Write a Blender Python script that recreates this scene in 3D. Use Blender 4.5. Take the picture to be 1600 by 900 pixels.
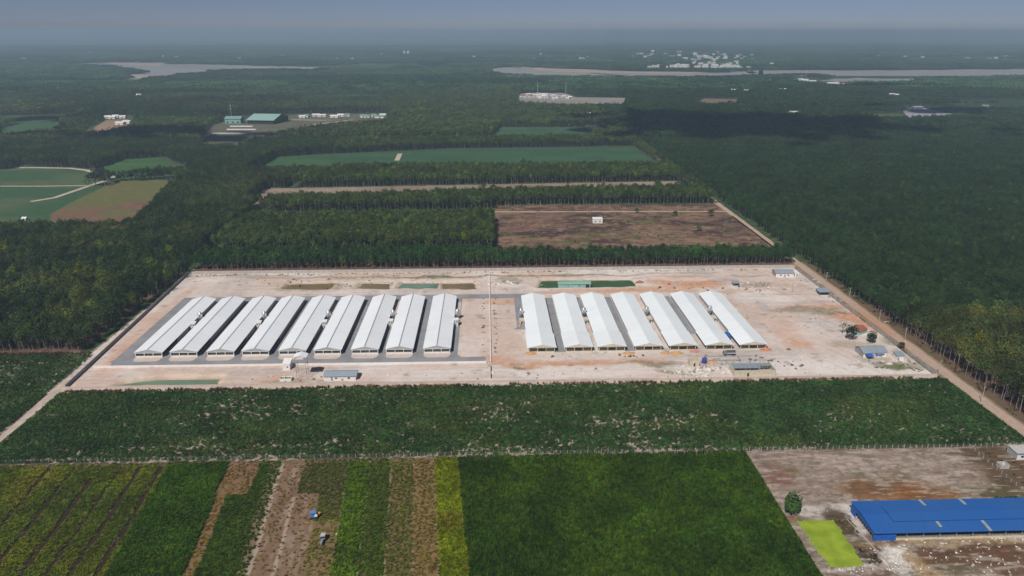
import bpy, bmesh, math, random
import numpy as np
from mathutils import Vector, Matrix

for o in list(bpy.data.objects): bpy.data.objects.remove(o)
scene = bpy.context.scene
COL = scene.collection
rng = np.random.default_rng(7)
random.seed(7)

# ------------------------------------------------------------------ camera, sky, sun, exposure
CAM_H = 170.0
FPX = 1109.0                                   # focal length in pixels of the 1600 px wide picture
PITCH = math.atan(402/FPX)
YAW = math.atan(41/math.hypot(FPX, 402))
cam = bpy.data.cameras.new('camera'); cam_o = bpy.data.objects.new('camera', cam); COL.objects.link(cam_o)
cam.sensor_width = 36; cam.lens = 36*FPX/1600; cam.clip_start = 1; cam.clip_end = 200000
cam_o.location = (0, 0, CAM_H); cam_o.rotation_euler = (math.pi/2-PITCH, 0, -YAW)
scene.camera = cam_o

SUN_EL = math.radians(50)
SUN_H = Vector((-0.5, -0.87, 0)).normalized()
SUN_V = Vector((SUN_H.x*math.cos(SUN_EL), SUN_H.y*math.cos(SUN_EL), math.sin(SUN_EL)))
world = bpy.data.worlds.new('World'); scene.world = world; world.use_nodes = True
wn = world.node_tree; wn.nodes.clear()
sky = wn.nodes.new('ShaderNodeTexSky'); sky.sky_type = 'NISHITA'; sky.sun_disc = False
sky.sun_elevation = SUN_EL; sky.sun_rotation = math.atan2(SUN_H.x, SUN_H.y)
sky.altitude = 100; sky.air_density = 0.5; sky.dust_density = 0.3; sky.ozone_density = 3.0
hsv = wn.nodes.new('ShaderNodeMixRGB'); hsv.blend_type = 'MULTIPLY'; hsv.inputs[0].default_value = 1
hsv.inputs[2].default_value = (0.76, 0.70, 0.775, 1)
bg = wn.nodes.new('ShaderNodeBackground'); bg.inputs[1].default_value = 0.051
wo = wn.nodes.new('ShaderNodeOutputWorld')
wn.links.new(sky.outputs[0], hsv.inputs[1]); wn.links.new(hsv.outputs[0], bg.inputs[0]); wn.links.new(bg.outputs[0], wo.inputs[0])
sun = bpy.data.lights.new('sun', 'SUN'); sun.energy = 3.7; sun.angle = math.radians(0.9); sun.color = (1, 0.95, 0.88)
sun_o = bpy.data.objects.new('sun', sun); COL.objects.link(sun_o)
sun_o.rotation_euler = SUN_V.to_track_quat('Z', 'Y').to_euler(); sun_o.location = (0, 0, 500)
scene.view_settings.view_transform = 'Standard'; scene.view_settings.look = 'None'
scene.view_settings.exposure = 0.28; scene.view_settings.gamma = 1; scene.view_settings.use_curve_mapping = False
HAZE_DENSITY = 0.00018
HAZE_COLOR = (0.55, 0.76, 0.93, 1)

# ------------------------------------------------------------------ helpers
_R = np.array([math.cos(YAW), -math.sin(YAW), 0]); _Hd = np.array([math.sin(YAW), math.cos(YAW), 0]); _Z = np.array([0, 0, 1.])
_F = _Hd*math.cos(PITCH)-_Z*math.sin(PITCH); _U = _Hd*math.sin(PITCH)+_Z*math.cos(PITCH)
def G(x, y, z=0.0):
    """survey: the place at height z that lies on the line of sight of a picture point"""
    d = _F*FPX+_R*(x-800)-_U*(y-450); t = (z-CAM_H)/d[2]
    return float(d[0]*t), float(d[1]*t)
def GP(pts): return np.array([G(*p) for p in pts])

def hash2(ix, iy, s=0):
    h = (ix.astype(np.int64)*374761393+iy.astype(np.int64)*668265263+s*974711) & 0xffffffff
    h = ((h ^ (h >> 13))*1274126177) & 0xffffffff
    return ((h ^ (h >> 16)) & 0xffff)/65535.0
def vnoise(x, y, s=0):
    ix = np.floor(x); iy = np.floor(y); fx = x-ix; fy = y-iy
    fx = fx*fx*(3-2*fx); fy = fy*fy*(3-2*fy)
    a = hash2(ix, iy, s); b = hash2(ix+1, iy, s); c = hash2(ix, iy+1, s); d = hash2(ix+1, iy+1, s)
    return (a*(1-fx)+b*fx)*(1-fy)+(c*(1-fx)+d*fx)*fy
def fbm(x, y, s=0, o=4):
    t = 0; a = 0.5; n = 0
    for k in range(o):
        t = t+a*vnoise(x*2**k, y*2**k, s+k*17); n += a; a *= 0.5
    return t/n
def inpoly(P, poly):
    x, y = P[:, 0], P[:, 1]; r = np.zeros(len(P), bool); n = len(poly)
    for i in range(n):
        x1, y1 = poly[i]; x2, y2 = poly[(i+1) % n]
        c = ((y1 > y) != (y2 > y))
        with np.errstate(divide='ignore', invalid='ignore'):
            r ^= c & (x < (x2-x1)*(y-y1)/(y2-y1+1e-12)+x1)
    return r
def sstep(a, b, x): t = np.clip((x-a)/(b-a), 0, 1); return t*t*(3-2*t)
def mix(a, b, t): return a*(1-t[:, None])+np.asarray(b)*t[:, None]

def tag(o, label=None, cat=None, group=None, kind=None):
    if label: o['label'] = label
    if cat: o['category'] = cat
    if group: o['group'] = group
    if kind: o['kind'] = kind
    return o
def empty(name, loc, rz=0, **k):
    o = bpy.data.objects.new(name, None); COL.objects.link(o); o.location = loc; o.rotation_euler = (0, 0, rz)
    o.empty_display_size = 1
    return tag(o, **k)
def mesh_obj(name, me, parent=None):
    o = bpy.data.objects.new(name, me); COL.objects.link(o); o.parent = parent
    return o
class MB:
    def __init__(s): s.v = []; s.f = []; s.m = []
    def add(s, v, f, m=0):
        n = len(s.v); s.v += [tuple(p) for p in v]; s.f += [tuple(i+n for i in q) for q in f]; s.m += [m]*len(f); return s
    def box(s, x0, x1, y0, y1, z0, z1, m=0):
        v = [(x0,y0,z0),(x1,y0,z0),(x1,y1,z0),(x0,y1,z0),(x0,y0,z1),(x1,y0,z1),(x1,y1,z1),(x0,y1,z1)]
        return s.add(v, [(3,2,1,0),(4,5,6,7),(0,1,5,4),(1,2,6,5),(2,3,7,6),(3,0,4,7)], m)
    def slab(s, quad, t, m=0):
        """a sheet of thickness t hung under a quad (counter-clockwise seen from above)"""
        q = [Vector(p) for p in quad]; n = (q[1]-q[0]).cross(q[2]-q[0]).normalized()
        b = [p-n*t for p in q]
        return s.add(q+b, [(0,1,2,3),(7,6,5,4),(0,4,5,1),(1,5,6,2),(2,6,7,3),(3,7,4,0)], m)
    def cone(s, c, r0, r1, z0, z1, n=14, m=0, cap=True):
        v = [(c[0]+r0*math.cos(2*math.pi*i/n), c[1]+r0*math.sin(2*math.pi*i/n), z0) for i in range(n)]
        v += [(c[0]+r1*math.cos(2*math.pi*i/n), c[1]+r1*math.sin(2*math.pi*i/n), z1) for i in range(n)]
        f = [(i, (i+1) % n, n+(i+1) % n, n+i) for i in range(n)]
        if cap: f += [tuple(range(n-1, -1, -1)), tuple(range(n, 2*n))]
        return s.add(v, f, m)
    def bar(s, a, b, r, n=5, m=0, r2=None):
        a = Vector(a); b = Vector(b); d = (b-a).normalized(); r2 = r if r2 is None else r2
        u = d.orthogonal().normalized(); w = d.cross(u)
        v = [a+(u*math.cos(2*math.pi*i/n)+w*math.sin(2*math.pi*i/n))*r for i in range(n)]
        v += [b+(u*math.cos(2*math.pi*i/n)+w*math.sin(2*math.pi*i/n))*r2 for i in range(n)]
        return s.add(v, [(i, (i+1) % n, n+(i+1) % n, n+i) for i in range(n)]+[tuple(range(n-1, -1, -1)), tuple(range(n, 2*n))], m)
    def mesh(s, name, mats):
        me = bpy.data.meshes.new(name); me.from_pydata([tuple(p) for p in s.v], [], s.f)
        for m in (mats if isinstance(mats, (list, tuple)) else [mats]): me.materials.append(m)
        if any(s.m): me.polygons.foreach_set('material_index', s.m)
        me.update(); return me
    def build(s, name, mats, parent=None): return mesh_obj(name, s.mesh(name, mats), parent)

# ------------------------------------------------------------------ materials
def new_mat(name):
    m = bpy.data.materials.new(name); m.use_nodes = True; nt = m.node_tree
    return m, nt, nt.nodes['Principled BSDF'], nt.nodes.new, nt.links.new
def mat(name, col, rough=0.8, var=0.18, scale=0.6, metal=0.0, bump=0.0, spec=0.3, stretch=(1, 1, 1)):
    m, nt, b, N, L = new_mat(name)
    b.inputs['Roughness'].default_value = rough; b.inputs['Metallic'].default_value = metal; b.inputs['Specular IOR Level'].default_value = spec
    geo = N('ShaderNodeNewGeometry'); mp = N('ShaderNodeMapping'); mp.inputs['Scale'].default_value = stretch; L(geo.outputs['Position'], mp.inputs['Vector'])
    n = N('ShaderNodeTexNoise'); n.inputs['Scale'].default_value = scale; n.inputs['Detail'].default_value = 6; L(mp.outputs[0], n.inputs['Vector'])
    r = N('ShaderNodeValToRGB'); r.color_ramp.elements[0].position = 0.3; r.color_ramp.elements[1].position = 0.7
    r.color_ramp.elements[0].color = tuple(c*(1-var) for c in col)+(1,); r.color_ramp.elements[1].color = tuple(min(1, c*(1+var)) for c in col)+(1,)
    L(n.outputs['Fac'], r.inputs[0]); L(r.outputs[0], b.inputs['Base Color'])
    if bump:
        bp = N('ShaderNodeBump'); bp.inputs['Strength'].default_value = bump; bp.inputs['Distance'].default_value = 0.1
        L(n.outputs['Fac'], bp.inputs['Height']); L(bp.outputs[0], b.inputs['Normal'])
    return m
def roof_mat(name, col, dirt, rough=0.45, metal=0.0, axis=1, amt=0.5):
    """profiled sheet metal: lap seams every 0.95 m along the building, dirt streaks down the slope"""
    m, nt, b, N, L = new_mat(name)
    b.inputs['Roughness'].default_value = rough; b.inputs['Metallic'].default_value = metal; b.inputs['Specular IOR Level'].default_value = 0.25
    geo = N('ShaderNodeNewGeometry')
    w = N('ShaderNodeTexWave'); w.bands_direction = 'Y' if axis == 1 else 'X'; w.inputs['Scale'].default_value = 0.33; w.inputs['Distortion'].default_value = 0
    L(geo.outputs['Position'], w.inputs['Vector'])
    mp = N('ShaderNodeMapping'); mp.inputs['Scale'].default_value = (0.12, 1.1, 0.2) if axis == 1 else (1.1, 0.12, 0.2); L(geo.outputs['Position'], mp.inputs['Vector'])
    n = N('ShaderNodeTexNoise'); n.inputs['Scale'].default_value = 0.8; n.inputs['Detail'].default_value = 5; L(mp.outputs[0], n.inputs['Vector'])
    n2 = N('ShaderNodeTexNoise'); n2.inputs['Scale'].default_value = 0.05; n2.inputs['Detail'].default_value = 3; L(geo.outputs['Position'], n2.inputs['Vector'])
    a = N('ShaderNodeMath'); a.operation = 'MULTIPLY'; L(n.outputs['Fac'], a.inputs[0]); L(n2.outputs['Fac'], a.inputs[1])
    mr = N('ShaderNodeMapRange'); mr.inputs[1].default_value = 0.15; mr.inputs[2].default_value = 0.42; mr.inputs[4].default_value = amt; L(a.outputs[0], mr.inputs[0])
    mx = N('ShaderNodeMixRGB'); mx.inputs[1].default_value = col+(1,); mx.inputs[2].default_value = dirt+(1,); L(mr.outputs[0], mx.inputs[0])
    oi = N('ShaderNodeObjectInfo'); orr = N('ShaderNodeMapRange'); orr.inputs[3].default_value = .94; orr.inputs[4].default_value = 1.02; L(oi.outputs['Random'], orr.inputs[0]); ov_ = N('ShaderNodeVectorMath'); ov_.operation = 'SCALE'; L(mx.outputs[0], ov_.inputs[0]); L(orr.outputs[0], ov_.inputs['Scale'])
    L(ov_.outputs[0], b.inputs['Base Color'])
    bp = N('ShaderNodeBump'); bp.inputs['Strength'].default_value = 0.25; bp.inputs['Distance'].default_value = 0.05
    L(w.outputs['Fac'], bp.inputs['Height']); L(bp.outputs[0], b.inputs['Normal'])
    return m
def soil_mat(name, rough=0.95, fine=1.6, amt=0.22):
    """ground whose colour field is stored on the mesh; grain comes from noise"""
    m, nt, b, N, L = new_mat(name)
    b.inputs['Roughness'].default_value = rough; b.inputs['Specular IOR Level'].default_value = 0.1
    at = N('ShaderNodeAttribute'); at.attribute_name = 'soil'
    geo = N('ShaderNodeNewGeometry'); n = N('ShaderNodeTexNoise'); n.inputs['Scale'].default_value = fine; n.inputs['Detail'].default_value = 8; n.inputs['Roughness'].default_value = 0.7
    L(geo.outputs['Position'], n.inputs['Vector'])
    mr = N('ShaderNodeMapRange'); mr.inputs[1].default_value = 0.3; mr.inputs[2].default_value = 0.7; mr.inputs[3].default_value = 1-amt; mr.inputs[4].default_value = 1+amt
    L(n.outputs['Fac'], mr.inputs[0])
    vm = N('ShaderNodeVectorMath'); vm.operation = 'SCALE'; L(at.outputs['Color'], vm.inputs[0]); L(mr.outputs[0], vm.inputs['Scale'])
    L(vm.outputs[0], b.inputs['Base Color'])
    bp = N('ShaderNodeBump'); bp.inputs['Strength'].default_value = 0.5; bp.inputs['Distance'].default_value = 0.25
    L(n.outputs['Fac'], bp.inputs['Height']); L(bp.outputs[0], b.inputs['Normal'])
    return m
def leaf_mat(name, trans=0.25, nscale=0.03):
    m, nt, b, N, L = new_mat(name); nt.nodes.remove(b); out = nt.nodes['Material Output']
    at = N('ShaderNodeAttribute'); at.attribute_type = 'INSTANCER'; at.attribute_name = 'tint'
    oi = N('ShaderNodeObjectInfo'); geo = N('ShaderNodeNewGeometry')
    n = N('ShaderNodeTexNoise'); n.inputs['Scale'].default_value = nscale; n.inputs['Detail'].default_value = 5; L(geo.outputs['Position'], n.inputs['Vector'])
    n2 = N('ShaderNodeTexNoise'); n2.inputs['Scale'].default_value = 0.55; n2.inputs['Detail'].default_value = 2; L(geo.outputs['Position'], n2.inputs['Vector'])
    r1 = N('ShaderNodeMapRange'); r1.inputs[3].default_value = 0.58; r1.inputs[4].default_value = 1.45; L(oi.outputs['Random'], r1.inputs[0])
    r2 = N('ShaderNodeMapRange'); r2.inputs[1].default_value = 0.32; r2.inputs[2].default_value = 0.68; r2.inputs[3].default_value = 0.72; r2.inputs[4].default_value = 1.3; L(n.outputs['Fac'], r2.inputs[0])
    r3 = N('ShaderNodeMapRange'); r3.inputs[1].default_value = 0.3; r3.inputs[2].default_value = 0.7; r3.inputs[3].default_value = 0.65; r3.inputs[4].default_value = 1.4; L(n2.outputs['Fac'], r3.inputs[0])
    a = N('ShaderNodeMath'); a.operation = 'MULTIPLY'; L(r1.outputs[0], a.inputs[0]); L(r2.outputs[0], a.inputs[1])
    a2 = N('ShaderNodeMath'); a2.operation = 'MULTIPLY'; L(a.outputs[0], a2.inputs[0]); L(r3.outputs[0], a2.inputs[1])
    hs = N('ShaderNodeHueSaturation'); rh = N('ShaderNodeMapRange'); rh.inputs[3].default_value = 0.465; rh.inputs[4].default_value = 0.525; wn_ = N('ShaderNodeTexWhiteNoise'); wn_.noise_dimensions = '1D'
    L(oi.outputs['Random'], wn_.inputs['W']); L(wn_.outputs['Value'], rh.inputs[0]); L(rh.outputs[0], hs.inputs['Hue']); L(at.outputs['Color'], hs.inputs['Color'])
    vm = N('ShaderNodeVectorMath'); vm.operation = 'SCALE'; L(hs.outputs['Color'], vm.inputs[0]); L(a2.outputs[0], vm.inputs['Scale'])
    d = N('ShaderNodeBsdfDiffuse'); t = N('ShaderNodeBsdfTranslucent'); ms = N('ShaderNodeMixShader'); ms.inputs[0].default_value = trans
    L(vm.outputs[0], d.inputs[0]); L(vm.outputs[0], t.inputs[0]); L(d.outputs[0], ms.inputs[1]); L(t.outputs[0], ms.inputs[2]); L(ms.outputs[0], out.inputs[0])
    return m
def water_mat(name, col, rough=0.12, spec=0.5):
    m = mat(name, col, rough, 0.2, 0.05, spec=spec); return m

M = dict(
    roofL=roof_mat('white_sheet_roof', (0.80, 0.83, 0.86), (0.66, 0.69, 0.72)), roofR=roof_mat('white_sheet_roof_pale', (0.81, 0.85, 0.87), (0.68, 0.72, 0.74)),
    roofB=roof_mat('blue_sheet_roof', (0.020, 0.105, 0.36), (0.045, 0.13, 0.30), axis=0, amt=0.5), blue=mat('blue_panel', (0.012, 0.10, 0.42), 0.5),
    roofgrey=roof_mat('blue_grey_roof', (0.26, 0.31, 0.36), (0.20, 0.23, 0.26), axis=0), roofgreen=roof_mat('pale_green_roof', (0.22, 0.42, 0.33), (0.17, 0.32, 0.26), axis=0),
    rooffar=roof_mat('far_green_roof', (0.20, 0.33, 0.30), (0.16, 0.26, 0.24), axis=0),
    roofhall=roof_mat('hall_green_roof', (0.30, 0.47, 0.41), (0.24, 0.38, 0.34), axis=0),
    white=mat('white_paint', (0.72, 0.70, 0.68), 0.7, 0.08), cream=mat('cream_block', (0.56, 0.50, 0.38), 0.9, 0.14, 0.8), concrete=mat('concrete', (0.42, 0.40, 0.37), 0.9, 0.15, 0.5),
    wallgrey=mat('grey_wall', (0.30, 0.29, 0.28), 0.9, 0.2, 0.4), gable=mat('gable_shade_grey', (0.36, 0.38, 0.38), 0.8, 0.1), ridge=mat('ridge_metal', (0.30, 0.33, 0.36), 0.5),
    dark=mat('dark_interior', (0.03, 0.03, 0.032), 0.9), curtain=mat('grey_curtain', (0.46, 0.48, 0.50), 0.85, 0.15, 0.5), interior_shade=mat('interior_shade_grey', (0.09, 0.085, 0.08), 0.9, 0.3, 1.0),
    galv=mat('galvanised_steel', (0.55, 0.57, 0.58), 0.35, 0.1, 1.0, metal=0.7), steel=mat('painted_steel', (0.30, 0.31, 0.33), 0.6, metal=0.3), glass=mat('window_glass', (0.03, 0.04, 0.05), 0.15, spec=0.6),
    asphalt=mat('grey_gravel_road', (0.24, 0.24, 0.255), 0.95, 0.16, 0.12, bump=0.1), dirt=mat('red_dirt_road', (0.43, 0.31, 0.245), 0.95, 0.16, 0.15, bump=0.1), sandpath=mat('sandy_path', (0.46, 0.38, 0.32), 0.95, 0.2, 0.2),
    pad=mat('pink_concrete_pad', (0.52, 0.44, 0.39), 0.95, 0.1, 0.3), soil=soil_mat('soil'),
    leaf=leaf_mat('leaf'), crop=leaf_mat('crop_leaf', 0.2, 0.06), trunk=mat('pale_bark', (0.27, 0.245, 0.205), 0.9, 0.3, 1.5), trunkd=mat('grey_bark', (0.16, 0.13, 0.10), 0.9, 0.3, 1.5),
    water=water_mat('green_pond_water', (0.15, 0.22, 0.14), .3), waterb=water_mat('brown_pond_water', (0.20, 0.15, 0.07)), waterg=water_mat('dark_green_water', (0.045, 0.10, 0.04), .3), waterp=water_mat('pale_green_water', (0.16, 0.24, 0.17)),
    lake=water_mat('lake_water', (0.30, 0.29, 0.28), 0.5, .2), mud=mat('lake_mud', (0.38, 0.31, 0.24), 0.9, 0.2, 0.01), algae=mat('lime_algae', (0.235, 0.315, 0.022), 0.75, 0.22, 0.25),
    clay=mat('clay_tile', (0.28, 0.10, 0.06), 0.9), sheet=mat('grey_skylight', (0.30, 0.31, 0.30), 0.5), tarp=mat('blue_tarp', (0.03, 0.12, 0.40), 0.6), plast=mat('blue_plastic', (0.05, 0.06, 0.32), 0.5),
    rubber=mat('tyre_rubber', (0.02, 0.02, 0.02), 0.9), red=mat('rusty_red', (0.30, 0.06, 0.03), 0.7), yellow=mat('yellow_paint', (0.50, 0.40, 0.05), 0.6), orange=mat('orange_cloth', (0.60, 0.22, 0.04), 0.8),
    mblue=mat('machine_blue', (0.08, 0.20, 0.42), 0.5), greypaint=mat('grey_paint', (0.20, 0.23, 0.26), 0.5), charcoal=mat('charcoal_tarpaulin', (0.07, 0.075, 0.085), 0.8), duck=mat('white_feathers', (0.80, 0.78, 0.74), 0.9, 0.05),
    pileo=mat('orange_sand', (0.50, 0.30, 0.13), 1.0, 0.15, 0.8), pilep=mat('pink_brick_dust', (0.48, 0.22, 0.18), 1.0, 0.15, 0.8), pileg=mat('grey_gravel_heap', (0.35, 0.33, 0.31), 1.0, 0.3, 0.8), pilew=mat('white_rubble', (0.52, 0.48, 0.44), 1.0, 0.3, 0.7),
    brown=mat('brown_block', (0.22, 0.10, 0.06), 0.9), teal=mat('teal_wall', (0.25, 0.42, 0.40), 0.8), skin=mat('skin', (0.30, 0.17, 0.11), 0.7),
)

# ------------------------------------------------------------------ ground sheets
def sheet(name, poly, z, m, parent=None, kind='structure'):
    me = bpy.data.meshes.new(name); me.from_pydata([(p[0], p[1], z) for p in poly], [], [tuple(range(len(poly)))])
    if me.polygons[0].normal.z < 0: me.flip_normals()
    me.materials.append(m); o = mesh_obj(name, me, parent)
    if kind and not parent: o['kind'] = kind
    return o
def grid_sheet(name, x0, x1, y0, y1, step, colour, height, z, m, keep=None):
    nx = int((x1-x0)/step)+1; ny = int((y1-y0)/step)+1
    X, Y = np.meshgrid(np.linspace(x0, x1, nx), np.linspace(y0, y1, ny)); P = np.stack([X.ravel(), Y.ravel()], 1)
    Zc = height(P) if height else np.zeros(len(P))
    i = np.arange((ny-1)*nx).reshape(ny-1, nx)[:, :-1].ravel()
    F = np.stack([i, i+1, i+1+nx, i+nx], 1)
    if keep is not None:
        c = P[F].mean(1); F = F[keep(c)]
    me = bpy.data.meshes.new(name); me.vertices.add(len(P)); me.vertices.foreach_set('co', np.column_stack([P, Zc+z]).astype(np.float32).ravel())
    me.loops.add(F.size); me.loops.foreach_set('vertex_index', F.ravel().astype(np.int32))
    me.polygons.add(len(F)); me.polygons.foreach_set('loop_start', (np.arange(len(F))*4).astype(np.int32)); me.polygons.foreach_set('loop_total', np.full(len(F), 4, np.int32))
    me.update(); me.validate()
    a = me.attributes.new('soil', 'FLOAT_COLOR', 'POINT'); C = np.clip(colour(P), 0, 1); a.data.foreach_set('color', np.column_stack([C, np.ones(len(C))]).astype(np.float32).ravel())
    me.materials.append(m); o = mesh_obj(name, me); o['kind'] = 'structure'; return o

YX0, YX1, YY0, YY1 = -223.0, 233.0, 326.0, 507.0           # the walled compound
# big ground: a ring round the compound, so that the ponds can be dug below it
def ground_material():
    m, nt, b, N, L = new_mat('open_ground'); b.inputs['Roughness'].default_value = 1; b.inputs['Specular IOR Level'].default_value = 0.05
    geo = N('ShaderNodeNewGeometry')
    def noise(s, d=6):
        n = N('ShaderNodeTexNoise'); n.inputs['Scale'].default_value = s; n.inputs['Detail'].default_value = d; L(geo.outputs['Position'], n.inputs['Vector']); return n
    r = N('ShaderNodeValToRGB'); e = r.color_ramp.elements; e[0].position = 0.36; e[0].color = (0.032, 0.062, 0.026, 1); e[1].position = 0.66; e[1].color = (0.10, 0.125, 0.055, 1)
    x = r.color_ramp.elements.new(0.52); x.color = (0.05, 0.09, 0.034, 1)
    L(noise(0.002).outputs['Fac'], r.inputs[0])
    r2 = N('ShaderNodeValToRGB'); e = r2.color_ramp.elements; e[0].position = 0.35; e[0].color = (0.55, 0.55, 0.55, 1); e[1].position = 0.7; e[1].color = (1.5, 1.35, 1.2, 1)
    L(noise(0.15).outputs['Fac'], r2.inputs[0])
    mx = N('ShaderNodeMixRGB'); mx.blend_type = 'MULTIPLY'; mx.inputs[0].default_value = 1; L(r.outputs[0], mx.inputs[1]); L(r2.outputs[0], mx.inputs[2])
    L(mx.outputs[0], b.inputs['Base Color']); return m
M['ground'] = ground_material()
BIG = 60000.0
g = MB(); gx = [-BIG, YX0, YX1, BIG]; gy = [-2000.0, YY0, YY1, 90000.0]
for i in range(3):
    for j in range(3):
        if i == 1 and j == 1: continue
        g.add([(gx[i], gy[j], 0), (gx[i+1], gy[j], 0), (gx[i+1], gy[j+1], 0), (gx[i], gy[j+1], 0)], [(0, 1, 2, 3)])
g.build('ground', M['ground'])['kind'] = 'structure'

# ponds dug into the compound: polygon, depth, water level
PONDS = [
    (GP([(187, 598), (245, 590), (342, 589), (335, 597)]), 2.6, -1.7, 'water', 'pond'),
    (GP([(842, 447), (850, 437), (985, 436), (990, 445)]), 2.4, -1.3, 'waterg', 'pond'),
    (GP([(626, 448), (630, 441), (684, 441), (680, 448)]), 2.0, -1.2, 'waterp', 'pond'),
    (GP([(695, 449), (692, 441), (738, 440), (744, 449)]), 1.8, -1.5, 'waterb', 'pond'),
    (GP([(445, 450), (450, 443), (520, 441), (512, 450)]), 1.4, -1.15, 'waterb', 'pond'),
    (GP([(555, 449), (565, 441), (612, 440), (606, 449)]), 1.3, -1.25, 'waterb', 'pond'),
]
def polydist(P, poly):
    d = np.full(len(P), 1e9); n = len(poly)
    for i in range(n):
        a = poly[i]; b = poly[(i+1) % n]; ab = b-a; t = np.clip(((P-a)@ab)/(ab@ab), 0, 1); d = np.minimum(d, np.hypot(*(P-(a+t[:, None]*ab)).T))
    return np.where(inpoly(P, poly), -d, d)
def yard_z(P):
    z = np.zeros(len(P))
    for poly, dep, lv, mt, nm in PONDS:
        d = polydist(P, poly)+4.5*(fbm(P[:, 0]*0.12, P[:, 1]*0.2, 5)-0.5); z = np.minimum(z, -dep*sstep(4.5, -.5, d))
        z += 0.5*np.exp(-((d-2.2)/1.6)**2)*(fbm(P[:, 0]*0.15, P[:, 1]*0.15, 9))
    ed = np.minimum.reduce([P[:, 0]-YX0, YX1-P[:, 0], P[:, 1]-YY0, YY1-P[:, 1]])
    return z*sstep(0, 3, ed)
SAND = np.array((0.545, 0.46, 0.41)); PINK = np.array((0.50, 0.37, 0.305)); PALE = np.array((0.62, 0.56, 0.525)); ORANGE = np.array((0.49, 0.245, 0.135)); GREYS = np.array((0.36, 0.33, 0.32)); SCRUB = np.array((0.17, 0.15, 0.085)); GREENS = np.array((0.10, 0.14, 0.05))
BLOBS = [  # picture point, radii in metres, colour, strength
    (1075, 440, 34, 14, ORANGE, .9), (1010, 452, 40, 7, ORANGE, .7), (1150, 455, 30, 5, ORANGE, .5), (930, 455, 50, 4, ORANGE, .45), (1130, 437, 10, 5, GREYS, .9),
    (1330, 495, 22, 8, ORANGE, .95), (1290, 480, 24, 6, ORANGE, .7), (1365, 505, 16, 7, ORANGE, .9), (1230, 520, 10, 22, ORANGE, .45), (1245, 540, 10, 8, ORANGE, .5), (1195, 500, 26, 20, PINK, .8), (1150, 480, 14, 24, PINK, .7),
    (1190, 465, 22, 16, PALE, .6), (1280, 500, 14, 30, GREYS, .3), (1260, 485, 26, 6, SCRUB, .65), (1300, 490, 14, 3.5, SCRUB, .7), (1195, 480, 5, 16, GREYS, .45), (1175, 500, 6, 20, GREYS, .35),
    (780, 565, 8, 9, ORANGE, .7), (850, 567, 40, 4, ORANGE, .75), (960, 566, 60, 3, ORANGE, .55), (720, 465, 12, 8, ORANGE, .45), (790, 470, 14, 10, ORANGE, .6), (740, 510, 14, 60, PINK, .6), (790, 520, 14, 50, PINK, .6), (735, 540, 12, 20, PALE, .5),
    (900, 580, 60, 8, PALE, .75), (1250, 572, 70, 9, PALE, .95), (1380, 582, 40, 5, PALE, .8), (1160, 553, 50, 6, GREYS, .4), (1060, 570, 22, 3, SCRUB, .8), (1055, 579, 10, 4, SCRUB, .8), (1010, 567, 20, 2, SCRUB, .6), (800, 572, 6, 3, SCRUB, .8), (1140, 566, 30, 7, GREYS, .5),
    (1090, 575, 18, 6, PALE, .8), (330, 433, 60, 6, PINK, .4), (480, 434, 60, 3, SCRUB, .55), (700, 433, 40, 3, SCRUB, .85), (650, 433, 40, 2.5, SCRUB, .7), (790, 438, 9, 10, SCRUB, .6), (850, 430, 60, 2.5, SCRUB, .8), (1000, 428, 60, 2, SCRUB, .5), (380, 432, 50, 2, SCRUB, .5),
    (440, 447, 4, 8, SCRUB, .8), (520, 446, 6, 9, SCRUB, .7), (480, 452, 30, 2, SCRUB, .6), (1165, 432, 18, 2, SCRUB, .5), (1180, 445, 18, 5, SCRUB, .6), (1200, 455, 12, 3, PALE, .7),
    (1400, 572, 9, 4, GREENS, .95), (1380, 568, 12, 4, SCRUB, .7), (1430, 570, 16, 5, SCRUB, .6), (1360, 560, 14, 4, SCRUB, .4), (1395, 530, 9, 9, SCRUB, .6), (1385, 518, 8, 6, ORANGE, .5), (1372, 517, 7, 5, ORANGE, .7), (1335, 540, 16, 8, SCRUB, .35), (1420, 555, 9, 6, SCRUB, .4),
    (195, 560, 9, 30, ORANGE, .42), (225, 525, 7, 45, ORANGE, .42), (265, 480, 6, 45, ORANGE, .38), (240, 500, 8, 60, PINK, .6), (200, 585, 10, 6, PALE, .5), (430, 590, 14, 5, ORANGE, .35), (460, 595, 16, 3, SCRUB, .5), (420, 580, 30, 5, GREYS, .35), (480, 578, 8, 4, SCRUB, .3),
    (1120, 590, 200, 3, PALE, .4), (620, 580, 60, 6, PALE, .55), (640, 440, 70, 6, PALE, .4), (790, 446, 14, 4, PALE, .7), (1060, 436, 40, 4, PALE, .6), (1310, 460, 12, 30, PALE, .4),
]
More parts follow.
